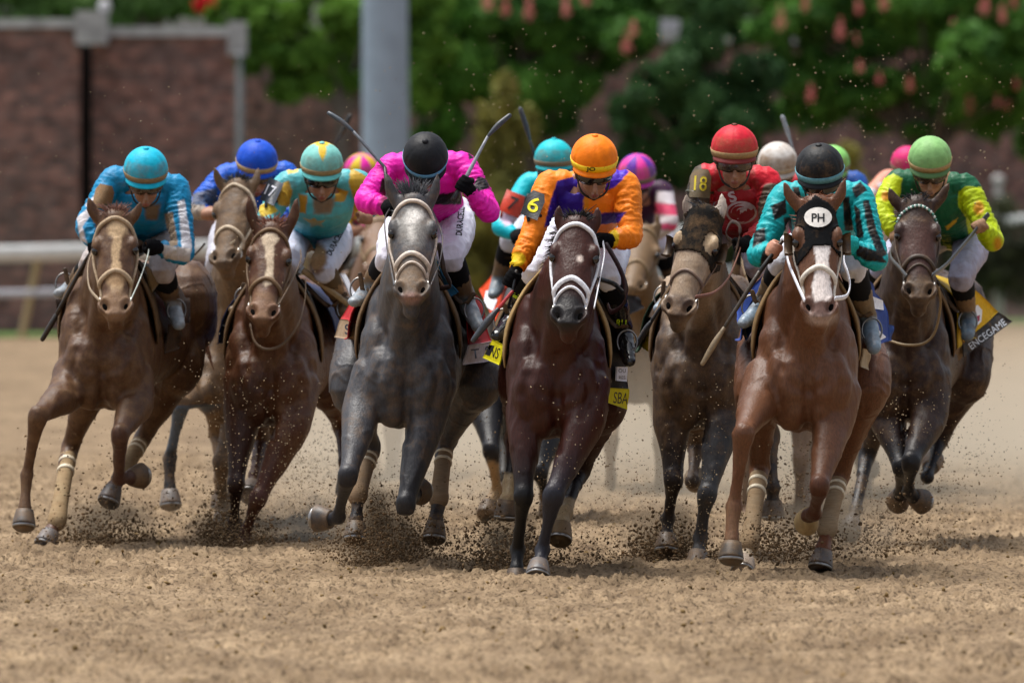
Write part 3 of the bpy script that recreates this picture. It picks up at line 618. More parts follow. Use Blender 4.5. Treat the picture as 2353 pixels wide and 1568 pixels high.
def jockey(hs, sp):
    """hs: the finished horse; sp: measured pose of its rider"""
    P = hs['_P']; D0 = hs['_D0']; low = sp.get('low', False); pit = math.radians(sp.get('pitch', 18)); yaw = math.radians(sp.get('yaw', 0)); rol = math.radians(sp.get('roll', 0))
    hx, hy, hr = sp['helm']; hdy = sp.get('hdy', .05); C = P(hx, hy, hdy); R = hr * (D0 + hdy) / F
    Fw = A(math.sin(yaw) * math.cos(pit), -math.cos(yaw) * math.cos(pit), -math.sin(pit)); X = nrm(np.cross(A(0, 0, 1), -Fw)); 
    if X[0] < 0: X = -X
    U = nrm(np.cross(X, -Fw)); U = U if U[2] > 0 else -U
    X, U = X * math.cos(rol) + U * math.sin(rol), U * math.cos(rol) - X * math.sin(rol); ax = np.array([X, Fw, U])
    Q = lambda x, f_, u: C + X * x + Fw * f_ + U * u
    kL = [P(*p) if len(p) == 3 else P(*p, d) for p, d in zip(sp['L'], (.27, .12, 0.0))]; kR = [P(*p) if len(p) == 3 else P(*p, d) for p, d in zip(sp['R'], (.27, .12, 0.0))]
    nk = Q(0, -.04, -.17) * .4 + (kL[0] + kR[0]) * .3; sc = (kL[0] + kR[0]) / 2
    ch = P(*sp['chest'], sp.get('cdy', .38)); hp = P(*sp['hips'], sp.get('hipdy', .88)); legs = []
    for nm in ('legL', 'legR'):
        k_, a_, t_ = sp[nm]; legs.append([P(*k_) if len(k_) == 3 else P(*k_, .34), P(*a_) if len(a_) == 3 else P(*a_, .58), P(*t_) if len(t_) == 3 else P(*t_, .40)])
    fat = .0; b = MB()
    b.ell(Q(0, 0, -.035), (.076, .095, .105), ax); b.ell(Q(0, .022, -.125), (.064, .072, .070), ax); b.ell(Q(0, .045, -.178), (.030, .028, .026), ax)
    b.tube([Q(0, .088, -.080), Q(0, .108, -.115), Q(0, .116, -.132)], [.009, .012, .016], n=8); b.ell(Q(0, .100, -.158), (.024, .013, .006), ax); b.ell(Q(0, .098, -.168), (.020, .012, .006), ax)
    for s in (-1, 1): b.ell(Q(s*.038, .072, -.118), (.022, .02, .02), ax); b.ell(Q(s*.036, .080, -.062), (.026, .012, .009), ax); b.ell(Q(s*.076, -.005, -.09), (.010, .02, .032), ax)
    b.tube([Q(0, -.01, -.13), nk, sc + A(0, .04, -.02)], [.056, .060, .07], n=12)
    b.tube([sc + A(0, .02, -.01), ch, ch*.5 + hp*.5, hp], [(.15, .09), (.15, .11), (.13, .10), (.145, .12)], n=16, ref=(1, 0, 0))
    for s in (kL, kR):
        b.tube([s[0]*.75 + sc*.25, s[0], s[0]*.5 + s[1]*.5, s[1]], [.060, .056, .046, .039], n=12, sub=4); b.tube([s[1], s[1]*.6 + s[2]*.4, s[1]*.15 + s[2]*.85], [.040, .040, .028], n=12, sub=4)
    gv = []
    for i, s in enumerate((kL, kR)):
        gdef = A(1, -.35, .1) if i == 0 else A(-1, -.35, .1); gx = sp.get('gripL' if i == 0 else 'gripR'); g = gdef if gx is None else A(*gx); w = s[2] - s[1]
        if abs(nrm(w).dot(nrm(g))) > .93: w = w + A(0, -.3, .2)
        gv.append((s[2], g, w)); fist(b, s[2], g, w)
    for (k_, a_, t_), s in zip(legs, (-1, 1)):
        h0 = hp + A(s*.09, -.02, -.03); b.tube([h0, h0*.5 + k_*.5 + A(s*.02, 0, .01), k_], [.088, .068, .044], n=12, sub=4); b.tube([k_, k_*.65 + a_*.35 , a_], [.044, .044, .030], n=12, sub=4)
        b.tube([a_ + A(0, .02, -.02), a_*.5 + t_*.5 + A(0, 0, -.015), t_*.85 + a_*.15], [.028, .027, .018], n=10)
    me = voxel(b, .0075 if not low else .014, 2); V = get_v(me); sk = sp.get('skin', lin('a3765e'))
    ops = [('sph', (Q(0, .108, -.162), (.026, .02, .009)), lin('8a4a42')), ('sph', (Q(0, .0, -.20), (.10, .10, .045)), tuple(np.array(sk) * .8) + (.15,))] + sp.get('fpaint', [])
    set_col(me, paint(V, (*sk, sp.get('fmud', .25)), ops)); base = (hp[0], hp[1], 0.0)
    root = link('person', me, M['skin'], None, base); tag(root, sp['label'], 'jockey', 'jockeys riding the racehorses')
    # jacket
    j = MB(); tw = sp.get('tw', 1.0)
    j.tube([nk*.55 + sc*.45, sc + A(0, .02, -.012), ch, ch*.45 + hp*.55, hp*.85 + ch*.15], [(.075, .065), (.165*tw, .100), (.175*tw, .130), (.155*tw, .125), (.150*tw, .13)], n=20, ref=(1, 0, 0))
    for s in (kL, kR):
        o = nrm(s[0] - sc); j.ell(s[0] - o*.01, (.075, .08, .075))
        j.tube([s[0]*.6 + sc*.4, s[0], s[0]*.55 + s[1]*.45, s[1]], [.080, .074, .064, .056], n=14, sub=4)
        j.tube([s[1], s[1]*.62 + s[2]*.38, s[1]*.26 + s[2]*.74], [.057, .052, .037], n=14, sub=4)
    me = voxel(j, .0075 if not low else .014, 3)
    if not low:
        segs = [(s[0], s[1]) for s in (kL, kR)] + [(s[1], s[2]) for s in (kL, kR)] + [(ch, hp)]
        def wr(V):
            r = np.zeros(len(V))
            for k, (a_, b_) in enumerate(segs):
                d = nrm(b_ - a_); ln = np.linalg.norm(b_ - a_); t = (V - a_) @ d; q = V - a_ - np.outer(t, d); rad = np.linalg.norm(q, axis=1)
                m_ = np.clip(1.3 - rad / (.11 if k < 4 else .2), 0, 1) * np.clip(1.2 - np.abs(t/ln - .5) * 1.6, 0, 1)
                wv = fbm(np.stack([t * 50 + rad * 14, q[:, 0] * 9, q[:, 2] * 9], 1) + k * 5 + (fbm(V * 11, 2, 4)[:, None] - .5) * 3.0, 2, 31 + k)
                r = np.maximum(r, m_ * (1 - np.abs(wv - .5) * 7).clip(0, 1))
            return r * .0120 + (fbm(V * 12, 2, 8) - .5) * .008
        displace(me, wr)
    V = get_v(me); set_col(me, paint(V, (*sp['col'][:3], sp.get('jmud', .1)), sp.get('paint', []), 2.0)); jk = link('silk_jacket', me, M['silk'], root); jbv = bvh_of(new_mesh(V, [tuple(p.vertices) for p in me.polygons])); 
    # breeches
    t = MB(); t.tube([hp*.7 + ch*.3, hp, hp + A(0, .06, -.02)], [(.13, .11), (.145, .125), (.12, .10)], n=16, ref=(1, 0, 0)); bc = sp.get('breech', lin('d8d8e4'))
    for (k_, a_, t_), s in zip(legs, (-1, 1)): h0 = hp + A(s*.09, -.02, -.03); t.tube([h0, h0*.5 + k_*.5 + A(s*.025, 0, .012), k_ + A(0, -.004, .006), k_*.86 + a_*.14], [.108, .094, .070, .060], n=14, sub=4)
    me = voxel(t, .009 if not low else .015, 3)
    if not low: displace(me, lambda V: (fbm(V * A(16, 16, 9), 3, 14) - .5) * .030)
    V = get_v(me); set_col(me, paint(V, (*bc, sp.get('bmud', .12)), sp.get('bpaint', []), 2.0)); br = link('riding_breeches', me, M['silk'], root); bbv = bvh_of(new_mesh(V, [tuple(p.vertices) for p in me.polygons]))
    # knee guards + boots
    kc = sp.get('knee', lin('101014')); boc = sp.get('boot', lin('4a3d2e'))
    for (k_, a_, t_), s in zip(legs, (-1, 1)):
        g = MB(); g.tube([k_*.97 + a_*.03, k_*.78 + a_*.22, k_*.6 + a_*.4, k_*.5 + a_*.5], [.067, .067, .063, .058], n=14, col=(*kc, .12)); emit(g, 'knee_guard', M['wrap'], root)
        g = MB(); g.tube([k_*.62 + a_*.38, k_*.45 + a_*.55, k_*.2 + a_*.8, a_], [.0625, .058, .048, .046], n=14, sub=4)
        g.tube([a_ + A(0, .055, -.035), a_ + A(0, .01, -.02), a_*.5 + t_*.5 + A(0, 0, -.018), t_ + A(0, 0, -.004)], [(.036, .04), (.044, .052), (.043, .040), (.034, .028)], n=14, ref=(1, 0, 0))
        me = voxel(g, .008 if not low else .014, 2)
        if not low: displace(me, lambda V: (fbm(V * A(20, 20, 34), 2, 19) - .5) * .010)
        V = get_v(me); kk = k_*.2 + a_*.8
        set_col(me, paint(V, (*boc, sp.get('bootmud', .5)), [('fn', (lambda V, x, y, z0=a_[2]: (z0 + .02 - V[:, 2]) * 400), (*sp.get('foot', lin('6f7f8a')), sp.get('footmud', .3)), 8)] + sp.get('botpaint', []), 2.0)); link('riding_boot', me, M['gloss' if sp.get('shiny') else 'leather'], root)
        if not low:    # stirrup iron belongs to the horse's tack
            g = MB(); m_ = a_*.45 + t_*.55; pts = [m_ + A(math.sin(q)*.050, math.cos(q)*.02, .028 + math.cos(q)*.060) for q in np.linspace(0, 2*math.pi, 21)]
            g.tube(pts, [.0055]*21, n=6, sub=1, cap=False, ref=(0, 1, 0), col=(.22, .21, .2, 0)); st = emit(g, 'stirrup_iron', M['metal'], hs['_root'])
            g = MB(); g.tube([m_ + A(0, 0, .11), m_*.5 + hs['_L'](s*.2, .5, 1.4)*.5, hs['_L'](s*.14, .5, 1.5)], [(.012, .003)]*3, n=8, col=(*lin('2a211b'), .4)); emit(g, 'stirrup_leather', M['leather'], hs['_root'])
    # gloves
    if sp.get('glove') is not None:
        for (c_, g_, w_), on in zip(gv, sp.get('gloves_on', (1, 1))):
            if not on: continue
            g = MB(); fist(g, c_, g_, w_, 1.14); s = kL if c_ is kL[2] else kR; g.tube([s[1]*.30 + s[2]*.70, s[1]*.08 + s[2]*.92], [.034, .033], n=12, sub=2); me = voxel(g, .006 if not low else .01, 1); set_col(me, np.tile(np.array([*sp['glove'], .12]), (len(me.vertices), 1))); link('glove', me, M['knit'], root)
    # helmet cover with gores, band and peak
    h = MB(); nl, na = 15, 72; prof = []; u0 = -.33
    for i in range(nl + 1):
        th = math.pi/2 - (math.pi/2 - math.asin(u0)) * i / nl * 1.0; prof.append((math.cos(th), math.sin(th)))
    hc = sp['hcol']; V = []; Cc = []; gore = sp.get('gore', [hc]); ng = len(gore)
    for i, (rr, uu) in enumerate(prof):
        for k in range(na):
            a = 2*math.pi*k/na; seam = .006 * math.exp(-((((a / (2*math.pi) * 6) % 1) - .0) * ((1 - (a / (2*math.pi) * 6) % 1))) * 400) * rr
            V.append(Q(math.sin(a)*rr*(R*1.0 - seam*.7), math.cos(a)*rr*(R*1.12 - seam*.7), uu*R*(1.0 if uu > 0 else .9) )); ga = (a / (2*math.pi) + sp.get('gofs', 0)) % 1; gc_ = sp['hfn'](min(a, 2*math.pi - a), uu) if sp.get('hfn') else gore[int(ga*ng) % ng]; Cc.append((*gc_, sp.get('hmud', .1) + .06 + (.24 if (math.cos(a) > .3 and uu < .55) else 0) * sp.get('hfront', 1)))
    Fc = [(i*na+k, (i+1)*na+k, (i+1)*na+(k+1)%na, i*na+(k+1)%na) for i in range(nl) for k in range(na)]; h.add(V, Fc, np.array(Cc))
    hm = emit(h, 'helmet', M['cap'], root)
    e = MB(); rr = R * .985; bc_ = sp.get('band', lin('b59a72')); V = []; z0 = -.33*R*.9
    for dz_, k1 in ((0.0, .915), (.0, .945), (R*.16, .995), (R*.30, 1.014), (R*.30, .985)):
        for k in range(na): a = 2*math.pi*k/na; V.append(Q(math.sin(a)*R*k1*1.012, math.cos(a)*R*1.12*k1*1.012, z0 + dz_))
    Fc = [(i*na+k, i*na+(k+1)%na, (i+1)*na+(k+1)%na, (i+1)*na+k) for i in range(4) for k in range(na)]; e.add(V, Fc, (*bc_, sp.get('bandmud', .35))); bd = emit(e, 'cap_band', M['strap'], hm)
    e = MB(); V = []; pk = sp.get('peak', hc)
    for rr2, zz in ((.90, .005), (1.0, .002), (1.10, -.010), (1.13, -.016), (1.10, -.020), (.90, -.008)):
        for k in range(17): a = math.radians(-72 + 144*k/16); w_ = math.cos(a*1.2)**.5 if abs(a*1.2) < math.pi/2 else 0; r3 = .93 + (rr2 - .93) * w_; V.append(Q(math.sin(a)*R*r3, math.cos(a)*R*1.12*r3, z0 + zz*(.4+.6*w_)))
    Fc = [(i*17+k, i*17+k+1, ((i+1)%6)*17+k+1, ((i+1)%6)*17+k) for i in range(6) for k in range(16)]; e.add(V, Fc, (*pk, sp.get('hmud', .1))); emit(e, 'cap_peak', M['cap'], hm)
    if sp.get('button', True): e = MB(); e.ell(Q(0, .0, R*1.0), (.017, .017, .009), ax, n=10, col=(*sp.get('butcol', hc), .1)); emit(e, 'cap_button', M['cap'], hm)
    # liner, chin strap, goggles
    e = MB(); V = []
    for dz_, k1 in ((.01, .93), (-.030, .90), (-.042, .86)):
        for k in range(na): a = 2*math.pi*k/na; V.append(Q(math.sin(a)*R*k1, math.cos(a)*R*1.08*k1*(.97), z0 + dz_*(1 if math.cos(a) < .5 else .5)))
    Fc = [(i*na+k, i*na+(k+1)%na, (i+1)*na+(k+1)%na, (i+1)*na+k) for i in range(2) for k in range(na)]; e.add(V, Fc, (*lin('15130f'), .15))
    for s in (-1, 1): e.tube([Q(s*.082, .0, -.06), Q(s*.080, .015, -.115), Q(s*.056, .045, -.172), Q(0, .050, -.205)], [(.006, .004)]*4, n=8, sub=4, ref=U, col=(*lin('17140f'), .2)); e.ell(Q(s*.082, -.005, -.085), (.014, .035, .035), ax, n=10, col=(*lin('17140f'), .2))
    emit(e, 'helmet_harness', M['leather'], root)
    gy = -.080; e = MB(); n2 = 15
    gy = -.078
    for r1, hh, cc, nm, mt in ((.096, .032, lin('0c0b0b'), 'goggle_frame', 'leather'), (.101, .0245, sp.get('lens', lin('1b1716')), 'goggle_lens', 'lens')):
        e = MB(); V = []; wr = 66 if nm[-1] == 'e' else 58
        for dr, hk in ((-.012, 1.0), (0, .96), (.004, .6), (.004, -.6), (0, -.96), (-.012, -1.0)):
            for k in range(n2):
                a = math.radians(-wr + 2*wr*k/(n2-1)); dip = .010 * math.exp(-(a/.16)**2) if hk < 0 else 0; V.append(Q(math.sin(a)*(r1+dr)*.94, math.cos(a)*(r1+dr) + .008, gy + hh*hk*(1 - .25*(abs(a)/math.radians(wr))**3) + dip))
        Fc = [(i*n2+k, i*n2+k+1, (i+1)*n2+k+1, (i+1)*n2+k) for i in range(5) for k in range(n2-1)]; e.add(V, Fc, (*cc, sp.get('gmud', .25)))
        if nm == 'goggle_frame': gf = emit(e, nm, M[mt], root)
        else: emit(e, nm, M[mt], gf)
    sp['_root'] = root; sp['_jbv'] = jbv; sp['_bbv'] = bbv; sp['_jk'] = jk; sp['_br'] = br; sp['_hm'] = hm; sp['_bd'] = bd; sp['_Q'] = Q; sp['_R'] = R
    sp['_hbv'] = BVHTree.FromPolygons([tuple(v) for v in (get_v(bd.data) + A(*base))], [tuple(p.vertices) for p in bd.data.polygons]); sp['_P'] = P; sp['_kL'] = kL; sp['_kR'] = kR; sp['_D0'] = D0
    return sp
def put(mb, name, mat, root): return emit(mb, name, M[mat], root)
def crop(hs, pts, label, th=None, group='riding crops carried by the jockeys', cols=None):
    """riding whip: handle, shaft and padded end; points (px, py, dy, radius)"""
    P = hs['_P']; W = [P(*p[:3]) for p in pts]; R = [p[3] for p in pts]; base = tuple(W[0]); root = empty('riding_crop', base); tag(root, label, 'riding crop', group); cols = cols or [lin('17181b')] * 3; n = len(pts)
    for nm, a, b, c in (('handle', 0, 1, cols[0]), ('shaft', 1, n - 3, cols[1]), ('padded_end', n - 3, n - 1, cols[2])):
        if b <= a: continue
        e = MB(); e.tube(W[a:b+1], R[a:b+1], n=8, sub=4, col=(*c, .2)); emit(e, nm, M['leather'], root)
    return root
# ---------------------------------------------------------------- ground, wall, rail, trees
def ground_height(x, y):
    p = np.stack([x, y, np.zeros_like(x)], 1)
    h = (fbm(p * A(5, 3, 1), 3, 41) - .5) * .07
    c = fbm(p * A(34, 19, 1), 3, 43); mk = np.clip(fbm(p * A(5, 2.6, 1), 2, 61) * 2.6 - .75, .12, 1.3); h += np.clip(c - .46, 0, 1) * .11 * mk
    c2 = vn(p * A(60, 30, 1), 47); h += (c2 - .5) * .016
    prints = vn(p * A(2.6, 2.0, 1) + fbm(p * A(5, 4, 1), 2, 50)[:, None], 49); h -= np.clip(prints - .62, 0, 1) * .16
    return h
nx, y0, y1, st = 430, 42.0, 84.0, .045
ys = np.arange(y0, y1, st); ny = len(ys); tx = np.linspace(-1, 1, nx)
GX = (tx[None, :] * (ys[:, None] * .050 + .25)).ravel(); GY = np.repeat(ys, nx); GZ = ground_height(GX, GY)
ef = np.clip(np.minimum.reduce([(GY - y0) / .6, (y1 - GY) / 4, (1 - np.abs(np.tile(tx, ny))) * 12]), 0, 1); GZ = GZ * ef - .02 * (1 - ef) + .0
V = np.stack([GX, GY, GZ], 1); idx = np.arange(nx * ny).reshape(ny, nx)
Q4 = np.stack([idx[:-1, :-1], idx[:-1, 1:], idx[1:, 1:], idx[1:, :-1]], -1).reshape(-1, 4)
W_ = 220.0; o4 = len(V); V = np.vstack([V, [(-W_, -20, -.02), (W_, -20, -.02), (W_, 420, -.02), (-W_, 420, -.02)],])
me = bpy.data.meshes.new('ground'); nf = len(Q4) + 1
me.vertices.add(len(V)); me.vertices.foreach_set('co', V.astype(np.float32).ravel())
LI = np.concatenate([Q4.ravel(), [o4, o4+1, o4+2, o4+3]]); me.loops.add(len(LI)); me.loops.foreach_set('vertex_index', LI.astype(np.int32))
me.polygons.add(nf); me.polygons.foreach_set('loop_start', np.arange(0, nf*4, 4, dtype=np.int32)); me.update(calc_edges=True)
gm = bpy.data.materials.new('track_dirt'); gm.use_nodes = True; n = gm.node_tree.nodes; l = gm.node_tree.links; b = n['Principled BSDF']; b.inputs['Roughness'].default_value = .92; b.inputs['Specular IOR Level'].default_value = .15
geo = n.new('ShaderNodeNewGeometry'); mp = n.new('ShaderNodeMapping'); l.new(geo.outputs['Position'], mp.inputs[0]); mp.inputs['Scale'].default_value = (1, .45, 1)
def rampn(scale, c0, c1, p0, p1, det=5):
    z = n.new('ShaderNodeTexNoise'); z.inputs['Scale'].default_value = scale; z.inputs['Detail'].default_value = det; z.inputs['Roughness'].default_value = .62; l.new(mp.outputs[0], z.inputs['Vector'])
    r = n.new('ShaderNodeValToRGB'); r.color_ramp.elements[0].position = p0; r.color_ramp.elements[1].position = p1; r.color_ramp.elements[0].color = (*c0, 1); r.color_ramp.elements[1].color = (*c1, 1); l.new(z.outputs['Fac'], r.inputs[0]); return r
r1 = rampn(9, (.175,.125,.078), (.300,.225,.143), .35, .68, 8); r2 = rampn(46, (.36,.33,.30), (1.08,1.06,1.04), .36, .50, 4); r3 = rampn(1.5, (.74,.71,.68), (1.10,1.09,1.07), .36, .60, 5)
m1 = n.new('ShaderNodeMix'); m1.data_type = 'RGBA'; m1.blend_type = 'MULTIPLY'; m1.inputs['Factor'].default_value = 1; l.new(r1.outputs[0], m1.inputs['A']); l.new(r2.outputs[0], m1.inputs['B'])
m2 = n.new('ShaderNodeMix'); m2.data_type = 'RGBA'; m2.blend_type = 'MULTIPLY'; m2.inputs['Factor'].default_value = 1; l.new(m1.outputs['Result'], m2.inputs['A']); l.new(r3.outputs[0], m2.inputs['B']); l.new(m2.outputs['Result'], b.inputs['Base Color'])
z = n.new('ShaderNodeTexNoise'); z.inputs['Scale'].default_value = 55; z.inputs['Detail'].default_value = 6; l.new(geo.outputs['Position'], z.inputs['Vector'])
bp = n.new('ShaderNodeBump'); bp.inputs['Strength'].default_value = .7; bp.inputs['Distance'].default_value = .015; l.new(z.outputs['Fac'], bp.inputs['Height']); l.new(bp.outputs[0], b.inputs['Normal'])
g = link('ground', me, gm); tag(g, 'sandy brown dirt race track churned by hooves', 'ground', kind='structure')
M['dirt'] = gm
def leafmat(name, c0, c1, tr=.25):
    m = bpy.data.materials.new(name); m.use_nodes = True; n = m.node_tree.nodes; l = m.node_tree.links; b = n['Principled BSDF']; b.inputs['Roughness'].default_value = .6; b.inputs['Specular IOR Level'].default_value = .12
    at = n.new('ShaderNodeAttribute'); at.attribute_name = 'Col'; mx = n.new('ShaderNodeMix'); mx.data_type = 'RGBA'; mx.inputs['A'].default_value = (*c0, 1); mx.inputs['B'].default_value = (*c1, 1); l.new(at.outputs['Fac'], mx.inputs['Factor']); l.new(mx.outputs['Result'], b.inputs['Base Color'])
    t = n.new('ShaderNodeBsdfTranslucent'); l.new(mx.outputs['Result'], t.inputs[0]); s = n.new('ShaderNodeMixShader'); s.inputs[0].default_value = tr; l.new(b.outputs[0], s.inputs[1]); l.new(t.outputs[0], s.inputs[2]); l.new(s.outputs[0], n['Material Output'].inputs[0]); return m
def leaves(name, lumps, N, size, mat, root, seed=1, droop=.3):
    """leaf faces scattered over the surfaces of lumps (world centre, radii)"""
    r = np.random.default_rng(seed); vol = np.array([np.prod(q[1]) ** .67 for q in lumps]); which = r.choice(len(lumps), N, p=vol / vol.sum())
    d = r.normal(size=(N, 3)); d /= np.linalg.norm(d, axis=1)[:, None]; rad = r.uniform(.55, 1.08, N) ** .7
    C = np.array([lumps[i][0] for i in which]) + d * np.array([lumps[i][1] for i in which]) * rad[:, None]
    keep = fbm(C * 1.8, 3, seed) > .33; C = C[keep]; d = d[keep]; N = len(C)
    nr = d + r.normal(size=(N, 3)) * .6; nr /= np.linalg.norm(nr, axis=1)[:, None]; u = np.cross(nr, r.normal(size=(N, 3))); u /= np.linalg.norm(u, axis=1)[:, None]; w = np.cross(nr, u)
    s = size * r.uniform(.6, 1.3, N)[:, None]; V = np.stack([C - u*s, C - w*s*.45, C + u*s, C + w*s*.45], 1).reshape(-1, 3)
    me = bpy.data.meshes.new(name); me.vertices.add(4*N); me.vertices.foreach_set('co', V.astype(np.float32).ravel()); me.loops.add(4*N); me.loops.foreach_set('vertex_index', np.arange(4*N, dtype=np.int32)); me.polygons.add(N); me.polygons.foreach_set('loop_start', np.arange(0, 4*N, 4, dtype=np.int32)); me.update(calc_edges=True)
    t = np.clip(fbm(C * .9, 2, seed + 5) * 1.4 - .2 + r.normal(size=N) * .18, 0, 1); set_col(me, np.repeat(np.stack([t, t, t, np.ones(N)], 1), 4, axis=0)); return link(name, me, mat, root, smooth=False)
LM = dict(chest=leafmat('chestnut_leaf', (.024,.078,.016), (.13,.31,.05)), dark=leafmat('evergreen_leaf', (.018,.055,.02), (.07,.16,.05)), bright=leafmat('maple_leaf', (.06,.15,.022), (.20,.38,.06)),
          olive=leafmat('shrub_leaf', (.12,.125,.035), (.40,.37,.09)), far=leafmat('far_leaf', (.07,.14,.04), (.20,.34,.11)), hedge=leafmat('hedge_leaf', (.05,.06,.04), (.12,.135,.07)), blossom=leafmat('blossom_petal', (.55,.13,.14), (.80,.34,.31)))
bark = material('bark', .9, .15, (14, .3), (30, .6, .02), mud=False)
def tree(name, label, cat, d, lumps, N, size, mat, trunk=None, seed=1, flowers=(), grp=None, tcol=(.09,.075,.06)):
    """lumps: (px, py, rx px, rz px[, depth]) of the crown; trunk: (px, radius m)"""
    s = F / d; tx_ = trunk[0] if trunk else lumps[0][0]; bx = PX(tx_, HY, d)[0]; root = empty(name, (bx, d, 0)); tag(root, label, cat, grp)
    r = random.Random(seed); LL = []
    for q in lumps:
        c = PX(q[0], q[1], d + (q[4] if len(q) > 4 else 0)); R = A(q[2] / s, min(q[2], q[3]) / s * 1.0, q[3] / s)
        for k in range(12):
            a, bb, cc = r.gauss(0, .48), r.gauss(0, .4), r.gauss(0, .48); f_ = r.uniform(.22, .5); LL.append((c + R * A(a, bb, cc), R * f_))
    leaves('crown', LL, N, size, mat, root, seed)
    e = MB(); tr = trunk[1] if trunk else .12; top = LL[0][0]; b0 = A(bx, d, -.05); hz = max(.6, min(q[0][2] for q in LL) )
    e.tube([b0, A(bx + .03, d, hz*.5), A(bx - .02, d, hz), A(bx, d, max(top[2], hz + .3))], [tr*1.25, tr, tr*.85, tr*.4], n=10, sub=4, col=(*tcol, 0))
    for q in LL[::3]: e.tube([A(bx, d, hz*.9), (A(bx, d, hz) + q[0]) / 2 + A(0, 0, .1), q[0]], [tr*.45, tr*.3, tr*.08], n=7, sub=3, col=(*tcol, 0))
    emit(e, 'trunk', bark, root)
    for k, (fx, fy) in enumerate(flowers):
        c = PX(fx, fy, d - r.uniform(.5, 1.2)); h = r.uniform(.06, .14); lb = [(c + A(0, 0, h*(i - 1.5)*.55), A(1, 1, 1) * h * (.62 - i*.12)) for i in range(4)]
        leaves('flower_cluster', lb, 110, .024, LM['blossom'], root, 90 + k)
    return root
# grass beyond the rail
e = MB(); P4 = [PX(-900, 0, 140.4), PX(3300, 0, 165.0), PX(3300, 0, 260), PX(-900, 0, 260)]; P4 = [A(p[0], p[1], .0) for p in P4]; P4[2][0] = 60; P4[3][0] = -60; e.add(P4, [(0, 1, 2, 3)], (.10, .16, .05, 0))
grass = material('turf_grass', .9, .1, (6, .35), (40, .6, .03), mud=False); tag(emit(e, 'grass', grass), 'strip of green turf beyond the white rail', 'grass', kind='structure')
# brick wall
bm = bpy.data.materials.new('dark_brick'); bm.use_nodes = True; n = bm.node_tree.nodes; l = bm.node_tree.links; b = n['Principled BSDF']; b.inputs['Roughness'].default_value = .85; b.inputs['Specular IOR Level'].default_value = .1
geo = n.new('ShaderNodeNewGeometry'); sx = n.new('ShaderNodeSeparateXYZ'); l.new(geo.outputs['Position'], sx.inputs[0]); cx_ = n.new('ShaderNodeCombineXYZ'); ad = n.new('ShaderNodeMath'); ad.operation = 'ADD'; l.new(sx.outputs['X'], ad.inputs[0]); l.new(sx.outputs['Y'], ad.inputs[1]); l.new(ad.outputs[0], cx_.inputs['X']); l.new(sx.outputs['Z'], cx_.inputs['Y'])
br = n.new('ShaderNodeTexBrick'); br.inputs['Scale'].default_value = 1; br.inputs['Brick Width'].default_value = .20; br.inputs['Row Height'].default_value = .07; br.inputs['Mortar Size'].default_value = .006; br.inputs['Bias'].default_value = -.25
br.inputs['Color1'].default_value = (.14,.085,.082,1); br.inputs['Color2'].default_value = (.36,.165,.14,1); br.inputs['Mortar'].default_value = (.15,.125,.12,1); l.new(cx_.outputs[0], br.inputs['Vector'])
z = n.new('ShaderNodeTexNoise'); z.inputs['Scale'].default_value = 5; z.inputs['Detail'].default_value = 5; l.new(geo.outputs['Position'], z.inputs['Vector']); rp = n.new('ShaderNodeMapRange'); rp.inputs['From Min'].default_value = .3; rp.inputs['From Max'].default_value = .7; rp.inputs['To Min'].default_value = .62; rp.inputs['To Max'].default_value = 1.55; l.new(z.outputs['Fac'], rp.inputs['Value'])
ml = n.new('ShaderNodeVectorMath'); ml.operation = 'SCALE'; l.new(br.outputs['Color'], ml.inputs[0]); l.new(rp.outputs[0], ml.inputs['Scale']); l.new(ml.outputs[0], b.inputs['Base Color'])
stone = material('grey_stone', .8, .2, (5, .25), (30, .4, .01), mud=False)
def wall(name, label, x0, x1, d, yt, cop=20, th=.45, caps=(), d2=None):
    d2 = d2 or d; a = PX(x0, yt, d); c = PX(x1, yt, d2); root = empty('brick_wall', ((a[0]+c[0])/2, (d+d2)/2, 0)); tag(root, label, 'wall', 'sections of the brick boundary wall')
    def slab(nm, a, c, z0, z1, y_, th_, mat, col):
        V = [(a[0], a[1]+y_, z0), (c[0], c[1]+y_, z0), (c[0], c[1]+y_+th_, z0), (a[0], a[1]+y_+th_, z0), (a[0], a[1]+y_, z1), (c[0], c[1]+y_, z1), (c[0], c[1]+y_+th_, z1), (a[0], a[1]+y_+th_, z1)]
        e = MB(); e.add(V, [(0,3,2,1),(4,5,6,7),(0,1,5,4),(1,2,6,5),(2,3,7,6),(3,0,4,7)], col); return emit(e, nm, mat, root, smooth=False)
    h = cop * d / F; zt = a[2]; slab('masonry', a, c, -.1, zt - h, 0, th, bm, (1,1,1,0)); slab('coping', a, c, zt - h, zt, -.07, th + .14, stone, (.42,.42,.44,0))
    for (x_, y_, x2_, y2_) in caps: p, q = PX(x_, y_, d), PX(x2_, y2_, d); slab('pier_cap', p, q, q[2], p[2], -.28, .75, stone, (.36,.36,.38,0)); 
    return root, slab
r0, sl = wall('w', 'left end of the dark brick wall with a grey stone coping', -700, 182, 150.0, 44, 20, caps=[(174, 26, 246, 102)])
r1_, sl2 = wall('w', 'brick wall section between the two pier caps at the left', 212, 538, 150.6, 62, 22, caps=[(524, 50, 566, 128)])
e = MB(); a = PX(184, 105, 150.9); c = PX(210, 105, 150.9); e.box((a[0], 150.9, -.1), (c[0], 151.3, a[2]), (.012, .010, .011, 0)); tag(emit(e, 'recess_shade', stone, None, (a[0], 151, 0), smooth=False), 'recess between the first two brick wall sections, its shade coloured near-black', 'wall recess')  # near-black box: the shadow in the wall recess is put into its colour
r2_, sl3 = wall('w', 'long set-back brick wall behind the pole and flowering trees', 560, 3400, 156.0, 60, 26, d2=172.0)
